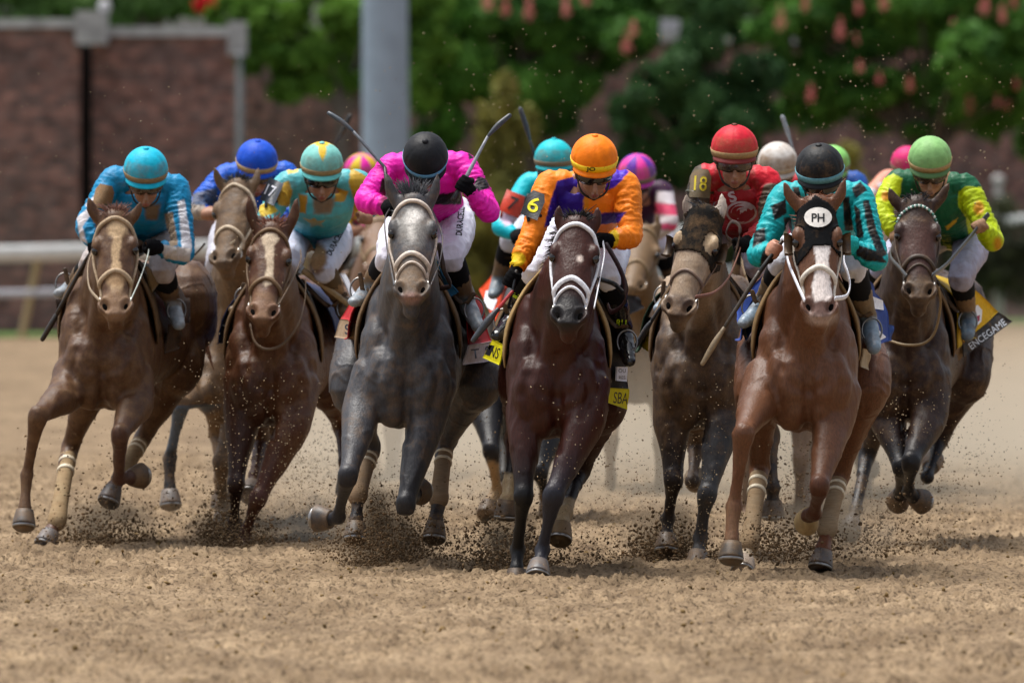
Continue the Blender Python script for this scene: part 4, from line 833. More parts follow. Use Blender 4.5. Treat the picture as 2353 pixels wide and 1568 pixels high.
sl3('pier_cap', PX(1478, 48, 162.6) , PX(1560, 48, 163), PX(1560, 82, 163)[2], PX(1478, 46, 163)[2], -.35, .9, stone, (.5,.5,.52,0)); sl3('pier_cap', PX(1680, 45, 164), PX(1782, 45, 164.5), PX(1680, 88, 164)[2], PX(1680, 42, 164)[2], -.35, .9, stone, (.5,.5,.52,0))
e = MB(); a = PX(552, 152, 149.9); e.tube([A(a[0], 149.7, -.05), A(a[0], 149.7, a[2] - .1), A(a[0], 149.7, a[2])], [.035, .035, .035], n=10, col=(.25,.27,.30,0)); tag(emit(e, 'drain_pipe', stone, None, (a[0], 149.7, 0)), 'slim grey drain pipe down the corner of the brick wall', 'pipe')
for (x_, y_) in ((240, 20), (780, 108), (1712, 66)):
    a = PX(x_, y_, 150.5 if x_ < 500 else 157.5 if x_ < 900 else 164.5); e = MB(); e.tube([a - A(0, 0, .22), a - A(0, 0, .12), a - A(0,0,.06)], [.05, .03, .06], n=12, col=(.6,.6,.62,0)); e.ell(a + A(0, 0, .02), (.085, .085, .10), col=(.6,.6,.62,0)); tag(emit(e, 'finial_lamp', stone, None, tuple(a - A(0,0,.22))), {240: 'small pale lamp on the pier cap at the left end', 780: 'small pale lamp on the wall behind the thin tree', 1712: 'small pale lamp on the coping behind the pink blossom'}[x_], 'lamp')
# big light pole
e = MB(); a = PX(884, 0, 147.5); e.tube([A(a[0]+.015, 147.5, 0), A(a[0]+.01, 147.5, 2.5), A(a[0], 147.5, 4.5), A(a[0], 147.5, 9), A(a[0], 147.5, 14)], [.315, .305, .295, .28, .25], n=28, sub=3, col=(.28,.36,.46,0)); e.tube([A(a[0]+.015, 147.5, -.02), A(a[0]+.015, 147.5, .12)], [.5, .5], n=24, sub=1, flat=True, col=(.3,.3,.3,0))
pm = material('galvanised_pole', .5, .4, (3, .12), (20, .15, .01), mud=False); tag(emit(e, 'light_pole', pm, None, (a[0], 147.5, 0)), 'thick blue-grey steel light pole behind the pink jockey', 'pole')
# rail
def rail_y(px): return np.interp(px, [0, 1100, 2352], [583, 556, 508])
def rail_d(px): return np.interp(px, [-900, 0, 1100, 2352, 3300], [142, 144, 150, 164, 176])
xs = np.linspace(-700, 3100, 24); a = PX(85, 583, 144); root = empty('running_rail', (a[0], 144, 0)); tag(root, 'white running rail with a lower bar curving round the track', 'rail')
e = MB(); e.tube([PX(x, rail_y(x), rail_d(x)) for x in xs], [(.07, .105)] * len(xs), n=14, sub=2, ref=(0, 1, 0), col=(.66,.68,.67,0)); rw = material('white_rail_paint', .45, .4, (4, .1), None, mud=False); emit(e, 'top_rail', rw, root)
e = MB(); e.tube([PX(x, rail_y(x) + 92 - (x/2352)*6, rail_d(x) + .25) for x in xs], [(.03, .05)] * len(xs), n=10, sub=2, ref=(0, 1, 0), col=(.52,.55,.62,0)); emit(e, 'lower_rail', rw, root)
for x, dx in ((-500, -36), (86, -38), (700, -20), (1235, -5), (1760, 5), (2290, 8), (2800, 8)):
    d = rail_d(x); t = PX(x, rail_y(x) + 16, d); bt = PX(x + dx, 0, d + .5); bt[2] = -.05; e = MB(); e.tube([t, t*.55 + bt*.45 + A(0, .12, 0), bt], [(.045, .05)]*3, n=12, col=(.42,.34,.20,0)); emit(e, 'rail_post', rw, root)
e = MB(); a = PX(2292, 415, 163.5); e.tube([A(a[0], 163.3, -.05), A(a[0], 163.3, 1.2), a], [.075, .065, .06], n=12, col=(.40,.39,.37,0)); e.ell(a, (.10, .10, .09), col=(.42,.41,.40,0)); tag(emit(e, 'marker_post', rw, None, (a[0], 163.3, 0)), 'pale grey marker post standing at the rail near the right edge', 'post')
# trees and shrubs
tree('horse_chestnut', 'red flowering horse chestnut right of the grey pole', 'tree', 152.5, [(1190,60,210,110), (1330,150,150,120), (1180,180,200,80), (1060,120,130,130), (1290,235,120,50), (1010,250,80,90), (1260,20,220,80), (1420,60,80,90)], 26000, .11, LM['chest'], (1215, .11), 3, [(1160,12),(1215,18),(1300,14),(1380,12),(1455,62),(1440,95),(1500,18),(1180,190),(1120,-8),(1345,-5)], 'trees along the brick wall')
tree('horse_chestnut', 'wide flowering horse chestnut with pink blossom at the right edge', 'tree', 153.5, [(1950,70,190,90), (2150,60,220,110), (2310,150,150,160), (2050,190,220,90), (2200,270,150,60), (1920,180,110,70), (2420,60,160,150), (2060,20,300,90), (1850,110,90,90), (2280,250,110,90)], 34000, .11, LM['chest'], (2130, .12), 5, [(1792,38),(1850,6),(1972,14),(2030,-6),(2200,20),(2262,6),(2302,30),(2330,4),(1930,62),(1965,88),(2190,70),(2090,190),(2020,178),(1862,210),(1975,150),(2260,160),(2290,230),(2312,248),(2335,190),(2225,228),(2180,95)], 'trees along the brick wall')
tree('evergreen_tree', 'dark evergreen with drooping branches between the two chestnuts', 'tree', 151.5, [(1630,120,90,120), (1600,240,150,90), (1620,330,180,80), (1560,370,110,60), (1690,250,110,110), (1640,30,60,80), (1560,300,120,90), (1500,400,90,50)], 26000, .085, LM['dark'], (1620, .15), 7, (), 'trees along the brick wall')
tree('maple_tree', 'bright green leafy tree left of the grey pole', 'tree', 151.8, [(660,70,110,80), (770,60,120,90), (640,150,70,50), (750,150,90,60), (860,90,90,110), (560,15,90,45), (960,130,70,90), (985,40,80,80)], 16000, .11, LM['bright'], (784, .075), 11, (), 'trees along the brick wall', tcol=(.16,.14,.13))
for k, (x_, y_, rx, rz, dd, nm, lb) in enumerate([(60,10,190,60,163,'far', 'leafy green tree top showing above the wall at the far left'), (330,5,170,60,166,'far','leafy green tree top above the second wall section'), (500,-40,150,80,170,'bright','pale green tree beyond the wall with a red bloom before it'), (1500,10,170,70,175,'far','hazy green tree beyond the wall above the dark evergreen'), (1750,-10,120,60,178,'bright','lightest green tree beyond the wall between two chestnuts'), (1080,-30,260,80,172,'far','green tree standing beyond the wall behind the first chestnut'), (2150,-20,300,90,180,'far','green tree standing beyond the wall at the right')]):
    tree('broadleaf_tree', lb, 'tree', dd, [(x_,y_,rx,rz), (x_-rx*.5,y_+10,rx*.6,rz*.7), (x_+rx*.5,y_-20,rx*.6,rz)], 5200, .15, LM[nm], (x_, .2), 20+k, (), 'tree tops beyond the brick wall')
tree('yellow_shrub', 'tall yellow-green shrub between the pink and orange jockeys', 'shrub', 148.8, [(1120,330,45,110), (1190,360,55,110), (1130,450,110,90), (1170,560,130,90), (1060,540,90,90), (1110,660,150,80)], 13000, .075, LM['olive'], (1140, .05), 31, (), 'shrubs before the brick wall')
tree('yellow_shrub', 'small round yellow shrub behind the black and white caps', 'shrub', 150.5, [(1940,360,40,45), (1940,430,60,60), (1960,520,80,90), (1930,620,90,80)], 3000, .07, LM['olive'], (1940, .04), 33, (), 'shrubs before the brick wall')
tree('hedge', 'low dusty green hedge before the wall, from the shrub to the right edge', 'hedge', 160.5, [(1250+170*k, 640+ (k%3)*8 - k*6, 130, 80) for k in range(9)] + [(1250+170*k, 560 + (k%2)*10 - k*6, 120, 60) for k in range(9)], 17000, .09, LM['hedge'], (1900, .05), 35)
e = MB(); a = PX(472, 12, 160); e.ell(a, (.14, .10, .10), col=(.5,.02,.03,0)); leaves('r', [(a, A(.17,.12,.12))], 10, .01, LM['blossom'], None, 5) if False else None
root = empty('red_bloom_tree', (a[0], 160, 0)); tag(root, 'slim tree with one bright red bloom above the wall', 'tree'); e2 = MB(); e2.tube([A(a[0], 160, 0), A(a[0]+.05, 160, 2.4), a], [.05, .04, .02], n=8, col=(.1,.08,.06,0)); emit(e2, 'trunk', bark, root); leaves('bloom', [(a, A(.17,.13,.12))], 260, .05, leafmat('red_petal', (.45,.01,.02), (.6,.02,.03)), root, 6)
# ---------------------------------------------------------------- the field: front row first
WHITE = lin('e8eaf2'); INK = lin('101018')
def std_legs(s, cx, bot, ph=0):
    """a gallop stride for horses mostly hidden in the pack; offsets in metres turned into picture units"""
    k = lambda x, z, dy: (cx + x * s, bot + (.70 - z) * s, dy)
    A_ = [('f', [k(-.17,1.0,.1), k(-.17,.82,.0), k(-.16,.48,-.25), k(-.17,.20,-.15), k(-.17,.13,-.18), k(-.17,.05,-.2)]), ('f', [k(.17,1.0,.1), k(.17,.80,.0), k(.15,.46,-.1), k(.14,.18,.15), k(.13,.12,.2), k(.12,.05,.25)]),
          ('h', [k(-.2,1.1,1.5), k(-.24,.9,1.2), k(-.18,.52,1.5), k(-.16,.25,1.2), k(-.16,.18,1.15), k(-.16,.10,1.1)]), ('h', [k(.2,1.1,1.5), k(.24,.9,1.2), k(.2,.5,1.45), k(.18,.2,1.1), k(.18,.14,1.05), k(.17,.06,1.0)])]
    B_ = [('f', [k(-.17,1.0,.1), k(-.17,.82,.0), k(-.18,.50,-.05), k(-.16,.3,.15), k(-.15,.28,.22), k(-.14,.30,.3)]), ('f', [k(.17,1.0,.1), k(.17,.82,.0), k(.15,.45,-.3), k(.16,.16,-.2), k(.16,.1,-.22), k(.16,.02,-.25)]), A_[2], A_[3]]
    return B_ if ph else A_

# --- 5: dark bay with the orange and purple jockey
SOCK = (*lin('a08c6c'), .3); BLU = (*lin('23232c'), .05)
H5 = horse(dict(s=463, cx=1279, bot=1012, ro=34, poll=(1325,505), nose=(1304,742), ears=((1284,474),(1373,478)), yaw=-4,
    col=(*lin('3a170c'), .04), mane=lin('0f0c0c'), maneside=-1, label='dark bay racehorse with white bridle and black legs, in the middle of the front row',
    legs=[('f', [(1225,840,.12),(1208,950,.05),(1202,1140,-.12),(1189,1262,.05),(1187,1305,.0),(1186,1345,-.02)]),
          ('f', [(1350,880,.08),(1345,965,-.05),(1271,1140,-.28),(1246,1262,-.20),(1239,1285,-.24),(1235,1322,-.30)]),
          ('h', [(1235,760,1.5),(1200,880,1.25),(1180,1010,1.4),(1172,1110,1.1),(1166,1145,1.0),(1162,1185,1.0)]),
          ('h', [(1360,780,1.5),(1385,920,1.2),(1330,1085,1.45),(1298,1175,1.1),(1292,1195,1.05),(1286,1236,1.0)])],
    legcol=[[(1060, (*lin('0e0d10'), .0), 120)], [(1070, BLU, 110)], [(1040, (*lin('121015'), 0), 60), (1090, SOCK, 10)], [(1060, (*lin('161114'), 0), 80), (1143, SOCK, 8)]],
    paint=[('ell', (1302,716,46,46), (*lin('1b1718'), .05), 26), ('ell', (1330,592,7,8,20), (*lin('d9c8be'), 0), 6, 1.6)],
    hoofcol=[lin('2a2a2c'), lin('646a72'), lin('2c2825'), lin('7a6548')]))
std_bridle(H5, WHITE, .022, .0, thick=.015, second=True)
J5 = jockey(H5, dict(helm=(1365,362,54), hdy=-.02, pitch=22, yaw=4, L=[(1262,425),(1222,540),(1176,640)], R=[(1436,425),(1452,545,.15),(1388,552,.02)], chest=(1348,465), hips=(1350,520), cdy=.33,
    legL=[(1225,620),(1178,725),(1140,770)], legR=[(1398,632),(1434,760),(1446,830)], col=lin('ff8a1a'), jmud=.0, breech=lin('dfe2f0'), knee=lin('0c0c0e'), boot=lin('101012'), bootmud=.05, foot=lin('151517'), footmud=.05, shiny=True, glove=lin('0d0d0f'), gripL=(.5,-.2,1), 
    hcol=lin('ff8306'), band=lin('ffd41a'), bandmud=0, hmud=0, hfront=0, peak=lin('ff8306'), gmud=0, fmud=.05, label='jockey in orange and purple silks and orange cap, number 6 armband',
    paint=[('poly', [(1280,415),(1345,400),(1346,520),(1250,520),(1262,470)], (*lin('30128c'), 0), 2), ('poly', [(1385,380),(1420,370),(1445,395),(1412,430),(1390,440)], (*lin('4a1fc0'), 0), 2), ('poly',[(1342,430),(1354,430),(1350,520),(1338,520)],(*lin('e88f18'),0),2), ('poly', [(1330,492),(1440,486),(1420,512),(1330,520)], (*lin('3a1f80'), 0), 2), ('ell', (1186,596,22,17,-10), (*lin('f2c818'), 0), 2, 0), ('ell', (1408,549,13,22,15), (*lin('f2c818'), 0), 2, 0)]))
put(decal('JO', J5['_hbv'], 1357, 390, 12, -2, 1.5, INK, .005, .02, d0=56), 'lettering', 'ink', J5['_bd'])
def armband(J, name, c, w, h, ang, col, txt, tcol, th, tw=1.0, mud=.05, bold=.01, round_=True, toff=(0, 0)):
    """number cloth strapped on the upper arm"""
    a = math.radians(ang); R = lambda x, y: (c[0] + x*math.cos(a) - y*math.sin(a), c[1] + x*math.sin(a) + y*math.cos(a))
    pts = [R(-w*.5, h*.5), R(-w*.5, -h*.25), R(-w*.32, -h*.5), R(w*.32, -h*.5), R(w*.5, -h*.25), R(w*.5, h*.5)] if round_ else [R(-w*.5, h*.5), R(-w*.5, -h*.5), R(w*.5, -h*.5), R(w*.5, h*.5)]
    bnd = shape_decal(pts, J['_jbv'], (*col, mud), .008, J['_D0']); Vb, Fb, _ = bnd.data(); bb = BVHTree.FromPolygons([tuple(v) for v in Vb], Fb); o = put(bnd, 'number_armband', 'leather', J['_root'])
    e = MB(); strap(e, J['_jbv'], [R(-w*.62, h*.30), R(0, h*.34), R(w*.62, h*.30)], .016, .006, (*tuple(np.array(col)*.6), .1), d0=J['_D0']); emit(e, 'armband_strap', M['leather'], o)
    if txt: put(decal(txt, bb, c[0] + toff[0], c[1] + toff[1], th, -ang, tw, tcol, .003, bold, d0=J['_D0']), 'number', 'ink', o)
    return o
armband(J5, 'a', (1226,470), 42, 62, 22, lin('1b1c20'), '6', lin('e8dc10'), 36, 1.15, bold=.012)
put(shape_decal(ngon(1412,490,11,12), J5['_bbv'], (*lin('7ab51c'), 0), .006, 57), 'round_badge', 'ink', J5['_br'])
put(shape_decal(ngon(1412,490,5,6), J5['_bbv'], (*INK, 0), .009, 57), 'badge_mark', 'ink', J5['_br'])
saddle(H5, lin('3a0f14'), lin('b59a68'))
drape(H5, 'saddle_cloth', .62, 1.25, 1.1, .02, lin('15151a'))
p, b = panelb(H5, 'saddle_cloth_flap', [(1214,664,.75),(1244,660,.72),(1162,838,.85),(1136,834,1.0)], lin('101013'), .0, wave=.006)
p, b = panelb(H5, 'name_strip', [(1131,779,.62),(1158,793,.5),(1146,838,.5),(1108,821,.66)], lin('d8cf0c'), .0, wave=.003); put(decal('RNS', b, 1131, 807, 25, -20, .52, INK, .003, .0, d0=57), 'lettering', 'ink', p)
p, b = panelb(H5, 'saddle_cloth_flap', [(1402,742,.60),(1436,742,1.1),(1443,892,1.1),(1394,915,.70)], lin('121217'), .05, wave=.010)
p, b = panelb(H5, 'name_strip', [(1390,890,.58),(1446,893,.98),(1441,940,.98),(1390,922,.62)], lin('d8cf0c'), .05, wave=.004); put(decal('SBA', b, 1426, 914, 26, -6, .54, INK, .003, .0, d0=57), 'lettering', 'ink', p)
p, b = panelb(H5, 'sponsor_patch', [(1417,842,.70),(1442,842,.95),(1440,876,.95),(1416,874,.70)], WHITE, .05, wave=.002); put(decal('RES', b, 1429, 867, 8, 0, .9, INK, .003, .0, d0=57), 'lettering', 'ink', p); put(decal('OU', b, 1429, 851, 9, 0, .9, INK, .003, .0, d0=57), 'lettering', 'ink', p)
cord(H5, 'rein', [(1365,706,-1.05),(1378,640,-.55),(1388,585,-.2),(1385,556,-.02)], .02, lin('e2e4ec'), .05, 'strap')
cord(H5, 'rein_end', [(1392,560,-.05),(1425,620,-.12),(1438,668,-.14),(1430,700,-.1),(1405,716,-.0),(1396,700,.1)], .026, lin('2a1518'), .05, 'leather')
cord(H5, 'rein_end', [(1375,640,-.1),(1410,652,.0),(1432,672,-.05)], .024, lin('1a1a1e'), .05, 'leather')
for (x, y) in ((1428, 745), (1186, 675)):
    c = H5['_P'](x, y, .22 if x > 1300 else .2)
bt = [o for o in J5['_root'].children if o.name.startswith('riding_boot')]
def obvh(o): V = get_v(o.data) + np.array(list(o['_base'])); return BVHTree.FromPolygons([tuple(v) for v in V], [tuple(p.vertices) for p in o.data.polygons])
put(decal('811', obvh(bt[1]), 1427, 742, 17, -80+75, .8, lin('b8d820'), .004, .03, d0=57), 'lettering', 'ink', bt[1]); put(decal('811', obvh(bt[0]), 1186, 676, 12, 62, .9, lin('b8d820'), .004, .03, d0=57), 'lettering', 'ink', bt[0])
crop(H5, [(1186,622,-.02,.009),(1178,668,-.05,.008),(1145,708,-.06,.009),(1120,738,-.07,.020),(1086,782,-.08,.012)], 'dark riding crop with a red shaft held low by the orange jockey', cols=[lin('17181b'), lin('b83a40'), lin('3a4048')])

# --- 4: grey with the pink jockey
GY = (*lin('4c4b4d'), .35)
H4 = horse(dict(s=455, cx=935, bot=988, ro=30, poll=(949,452), nose=(945,682), ears=((888,402),(1006,402)), yaw=0, lip=.02,
    col=(*lin('434347'), .25), mane=lin('3a3c42'), manemud=.0, forelock=(-.01,.10), nf=150, label='grey racehorse with mud-stained white bridle and tan hind bandages, left of centre',
    legs=[('f', [(862,850,.1),(834,930,.02),(798,1096,-.35),(776,1186,-.12),(756,1192,-.08),(728,1190,-.04)]),
          ('f', [(1000,880,.1),(975,975,.0),(931,1160,-.25),(948,1140,.08),(955,1132,.14),(966,1128,.22)]),
          ('h', [(850,760,1.5),(812,880,1.15),(852,1030,1.45),(822,1136,1.15),(819,1165,1.1),(816,1235,1.05)]),
          ('h', [(1040,770,1.5),(1098,870,1.2),(1022,1022,1.5),(1008,1142,1.2),(1003,1168,1.15),(997,1234,1.1)])],
    legcol=[[(1060, (*lin('26262b'), .15), 90)], [(1040, (*lin('2b2b2f'), .15), 120)], [(1120, (*lin('1b1b20'), .3), 20)], [(1120, (*lin('1b1b20'), .35), 20)]],
    paint=[('ell', (948,520,32,40), (*lin('8a8782'), .2), 30, 2), ('ell', (950,498,22,16), (*lin('e6e2dc'), .0), 14, 3), ('ell', (950,540,8,14), (*lin('c9c5bf'), .0), 12, 3), ('ell', (948,640,40,44), (*lin('6a655f'), .45), 30), ('ell', (945,684,22,14), (*lin('8a6a60'), .3), 12)],
    hoofcol=[lin('34373c'), lin('26272a'), lin('3a3f40'), lin('43392f')], wraps=[2, 3], wrapcol=lin('8a7660')))
std_bridle(H4, lin('d8ccc0'), .021, .30, thick=.014, second=True)
J4 = jockey(H4, dict(helm=(977,358,52), hdy=-.02, pitch=50, yaw=0, L=[(900,385,.3),(836,462,.15),(898,478,.02)], R=[(1062,382,.3),(1126,490,.1),(1068,424,-.05)], chest=(980,425), hips=(1000,480), cdy=.35,
    legL=[(893,595),(845,660),(812,692)], legR=[(1036,592),(1074,690),(1102,752)], col=lin('f01ab0'), jmud=.05, breech=lin('e3e4f2'), knee=lin('141418'), boot=lin('5a4a36'), foot=lin('8a97a2'), glove=lin('101013'), gripL=(1,-.2,.3), gripR=(.6,.0,1),
    hcol=lin('15171c'), hfront=0, hmud=.05, band=lin('5f9cc4'), bandmud=.15, peak=lin('15171c'), gmud=.3, label='jockey in bright pink silks and black cap with a blue band, raising a crop',
    paint=[('poly', [(1098,405),(1118,410),(1125,432),(1100,440),(1085,425)], (*lin('1a141c'), .15), 2), ('poly', [(878,410),(895,420),(905,440),(885,450),(870,440)], (*lin('24181f'), .25), 2), ('poly', [(1075,352),(1090,362),(1078,368)], (*lin('14101a'), 0), 2), ('poly', [(945,452),(1060,440),(1060,470),(945,470)], (*lin('141016'), 0), 2), ('poly', [(880,440),(905,455),(900,480),(870,470)], (*lin('b03a78'), .3), 10)]))
put(decal('DURACELL', J4['_bbv'], 1057, 508, 15, 84, .68, INK, .004, .03, d0=57.5), 'lettering', 'ink', J4['_br'])
saddle(H4, lin('2a211a'), lin('453624'))
drape(H4, 'saddle_cloth', .62, 1.3, 1.15, .03, lin('8a1018'))
p, b = panelb(H4, 'saddle_cloth_flap', [(1070,655,.6),(1102,682,1.2),(1130,786,1.2),(1078,796,.65)], lin('a80f1c'), .12, wave=.012)
p, b = panelb(H4, 'name_strip', [(1078,793,.63),(1130,784,1.18),(1134,828,1.18),(1063,838,.63)], lin('c8c4d0'), .35, wave=.004); put(decal('T', b, 1092, 812, 22, 6, 1, lin('26304a'), .003, .01, d0=58), 'lettering', 'ink', p); put(decal('S', b, 1120, 806, 22, 6, .8, lin('26304a'), .003, .01, d0=58), 'lettering', 'ink', p)
p, b = panelb(H4, 'saddle_cloth_flap', [(842,630,1.0),(842,720,.6),(826,742,.6),(781,733,1.1)], lin('a80f1c'), .2, wave=.010)
p, b = panelb(H4, 'name_strip', [(781,732,1.08),(828,738,.62),(822,782,.62),(768,774,1.1)], lin('a89680'), .5, wave=.004); put(decal('S', b, 797, 756, 23, 0, .8, lin('1c2438'), .003, .01, d0=58), 'lettering', 'ink', p)
p, b = panelb(H4, 'blue_strap', [(1003,600,.30),(1016,632,.3),(1052,672,.4),(1030,685,.4)], lin('2a6a90'), .2, wave=.004)
cord(H4, 'rein', [(905,655,-1.0),(888,560,-.5),(884,505,-.3),(895,480,.0)], .018, lin('3c4048'), .3)
cord(H4, 'rein', [(990,655,-1.0),(1010,600,-.5),(1016,545,-.3),(1000,500,.0),(985,470,.2)], .018, lin('3c4048'), .3)
cord(H4, 'rein_end', [(1008,560,.1),(1020,620,.1),(1035,655,.15),(1012,662,.2)], .026, lin('2a1a18'), .2)
crop(H4, [(1040,458,-.08,.013),(1058,430,-.05,.013),(1075,386,0,.009),(1122,312,.05,.008),(1146,286,.07,.014),(1172,264,.09,.012)][:1] + [(1068,412,-.04,.011),(1120,314,.05,.007),(1144,288,.07,.015),(1171,265,.09,.012)], 'grey padded riding crop raised in the right-hand glove of the pink jockey', cols=[lin('17181b'), lin('8a8f98'), lin('3a4048')])
crop(H4, [(893,480,.05,.01),(884,385,.2,.009),(812,303,.3,.009),(785,280,.33,.015),(755,260,.36,.012)], 'slate riding crop slanting behind the shoulder of the pink jockey, its end far left', cols=[lin('17181b'), lin('5a606a'), lin('39434e')])

# --- 7: bright chestnut, hood with PH
H7 = horse(dict(s=465, cx=1855, bot=996, ro=10, poll=(1876,462), nose=(1884,728), ears=((1798,420),(1942,413)), yaw=1, HL=.62,
    col=(*lin('64402a'), .17), mane=lin('7a4424'), forelock=(0,.02), nf=40, label='bright chestnut racehorse with white blaze and a black hood marked PH, right of centre',
    legs=[('f', [(1762,860,.1),(1740,925,-.05),(1707,998,-.42),(1687,1163,-.38),(1682,1205,-.42),(1679,1282,-.46)]),
          ('f', [(1930,890,.1),(1910,980,.0),(1882,1118,-.30),(1870,1178,-.05),(1858,1182,.06),(1852,1200,.14)]),
          ('h', [(1770,780,1.5),(1745,900,1.1),(1745,1075,1.35),(1722,1243,.85),(1717,1268,.8),(1706,1312,.7)]),
          ('h', [(1955,780,1.5),(1990,880,1.2),(1928,1095,1.45),(1900,1212,1.1),(1896,1240,1.05),(1884,1300,1.0)])],
    legcol=[[(1150, (*lin('6c4a32'), .3), 60)], [(1100, (*lin('4a2818'), .1), 60)], [(1245, (*lin('b8a68c'), .3), 20)], [(1215, (*lin('6a3c24'), .2), 20)]],
    paint=[('poly', [(1870,560),(1906,560),(1904,620),(1912,670),(1912,700),(1866,705),(1864,660),(1874,615)], (*lin('f0e8e4'), .08), 3, 1.4), ('ell', (1885,726,34,22), (*lin('a08a80'), .15), 12), ('ell', (1885,700,40,24), (*lin('6a5048'), .1), 14), ('poly', [(1874,600),(1904,600),(1908,690),(1870,692)], (*lin('ece0da'), .12), 4, 1.6)],
    hoofcol=[lin('2a2e2e'), lin('b09a6a'), lin('c8b8a8'), lin('4a4e56')], wraps=[2, 3], wrapcol=lin('948066')))
def headonly(sp, d=.33): c = sp['_H'](0, .42, .08); return lambda V: np.linalg.norm(V - c, axis=1) < d
def hood(sp, poly, eyes, col, mud):
    ho = headonly(sp); HH = sp['_P']; yv = sp['_H'](0, .4, .24)[1]
    me = sp['_me']; base = np.array(list(sp['_root']['_base']))
    V = get_v(me) + base; N = get_n(me); x, y = proj(V); k = (poly_sd(x, y, poly) > 0) & ho(V) & (V[:, 1] < yv)
    for (ex, ey, rx, ry) in eyes: k &= np.hypot((x - ex) / rx, (y - ey) / ry) > 1
    Fc = [tuple(p.vertices) for p in me.polygons if all(k[i] for i in p.vertices)]; used = sorted({i for f in Fc for i in f}); ix = {i: q for q, i in enumerate(used)}; u = np.array(used, int); n = len(u); out = []; edges = {}
    for f in Fc:
        g = [ix[i] for i in f]; out.append(tuple(g))
        for q in range(len(g)):
            e_ = (g[q], g[(q+1) % len(g)])
            if (e_[1], e_[0]) in edges: del edges[(e_[1], e_[0])]
            else: edges[e_] = 1
    for a, b in edges: out.append((b, a, a + n, b + n))
    mb = MB(); mb.add(np.vstack([V[u] + N[u]*.006, V[u] - N[u]*.002]), out, (*col, mud)); bv = BVHTree.FromPolygons([tuple(v) for v in V[u] + N[u]*.006], [f for f in out if max(f) < n]); return emit(mb, 'blinker_hood', M['knit'], sp['_root']), bv
def cups(sp, hd, col, ro=.0):
    for sx in (-1, 1):
        e = MB(); c = sp['_H'](sx*.122, .345, .050); X, ax_, n_ = sp['_hax']; V = []; nn = 14
        for rr, oo, dd in ((.050, -.006, -.0), (.058, .014, .008), (.058, .036, .016), (.052, .037, .016), (.052, .016, .008), (.044, -.006, 0)):
            for k in range(nn):
                a = math.radians(-100 + 200*k/(nn-1)) ; V.append(c + (-n_*math.cos(a)*rr*.75 + ax_*math.sin(a)*rr) + X*sx*oo + n_*dd)
        Fc = [(i*nn+k, i*nn+k+1, ((i+1)%6)*nn+k+1, ((i+1)%6)*nn+k) for i in range(6) for k in range(nn-1)]
        e.add(V, Fc, (*col, .4)); emit(e, 'blinker_cup', M['leather'], hd)
hd, hb = hood(H7, [(1874,448),(1846,470),(1822,492),(1806,530),(1815,580),(1830,616),(1853,588),(1872,566),(1906,565),(1927,590),(1938,614),(1948,570),(1952,524),(1928,494),(1905,468)], [(1831,548,17,27),(1927,548,16,27)], lin('17181a'), .16)
cups(H7, hd, lin('3a3028')); o = put(shape_decal(ngon(1879,499,32,23,20), hb, (*lin('ece8e2'), .12), .005, 55.5), 'hood_disc', 'cloth', hd)
put(decal('PH', hb, 1879, 500, 20, 0, .95, lin('1c1c1e'), .0085, .02, d0=55.5), 'lettering', 'ink', o)
std_bridle(H7, lin('d8d0c4'), .022, .15, thick=.014, brow=False)
cord(H7, 'rein', [(1848,690,-1.05),(1830,650,-.8),(1810,600,-.5),(1806,560,-.25),(1798,545,.0)], .022, lin('e0e2ec'), .1, 'strap')
cord(H7, 'rein', [(1918,686,-1.05),(1944,680,-.8),(1952,655,-.6),(1946,625,-.45),(1938,600,-.3),(1942,570,0)], .024, lin('e0e2ec'), .1, 'strap')
TL = lin('10a8ae')
J7 = jockey(H7, dict(helm=(1883,385,56), hdy=-.02, pitch=24, yaw=-3, roll=2, L=[(1803,452,.28),(1740,588,.12),(1778,574,.0)], R=[(1972,452,.28),(2016,600,.1),(1950,560,.02)], chest=(1890,500), hips=(1895,560), cdy=.35,
    legL=[(1800,605),(1752,690),(1706,742)], legR=[(1958,618),(1996,735),(2008,800)], col=TL, jmud=.10, breech=lin('d8dae6'), knee=lin('141416'), boot=lin('5a5442'), foot=lin('74889a'), footmud=.25, glove=lin('2ab0b0'), gloves_on=(0, 1), gripL=(.5,-.1,.9),
    hcol=lin('17191c'), hmud=.12, hfront=.3, band=lin('5f9aa8'), bandmud=.1, peak=lin('15171a'), skin=lin('c08a72'), gmud=.1, label='jockey in turquoise and black striped silks, bare hand on a muddy crop',
    paint=[('poly', q, (*lin('121316'), .22), 2, .6) for q in ([(1981,462),(1996,458),(2012,524),(2038,586),(2020,592),(1994,532)], [(1956,433),(1977,417),(1992,437),(1965,456)], [(1956,557),(2018,578),(2038,604),(1990,600),(1968,588)], [(1935,452),(1950,452),(1960,530),(1940,530)], [(1962,470),(1974,480),(1984,545),(1968,550)], [(1770,474),(1806,456),(1806,491),(1779,507)], [(1733,530),(1758,522),(1760,552),(1728,568)], [(1800,500),(1816,500),(1826,560),(1806,560)], [(1820,430),(1836,430),(1845,500),(1826,500)], [(1750,580),(1772,560),(1790,600),(1745,612)])]))
saddle(H7, lin('2a2018'), lin('7a6440'))
drape(H7, 'saddle_cloth', .62, 1.3, 1.15, .03, lin('1c3a80'))
p, b = panelb(H7, 'saddle_cloth_flap', [(1990,640,.7),(2032,690,1.25),(2044,780,1.25),(2006,796,.75)], lin('1f3f8c'), .05, wave=.016, seed=4); put(shape_decal([(1998,678),(2028,690),(2030,712),(2002,708)], b, (*WHITE, .05), .003, 57), 'star_mark', 'ink', p); put(shape_decal([(2008,748),(2036,774),(2010,788)], b, (*WHITE, .05), .003, 57), 'name_strip', 'ink', p); put(decal('E', b, 2017, 771, 8, 70, 1, INK, .006, .02, d0=57), 'lettering', 'ink', p)
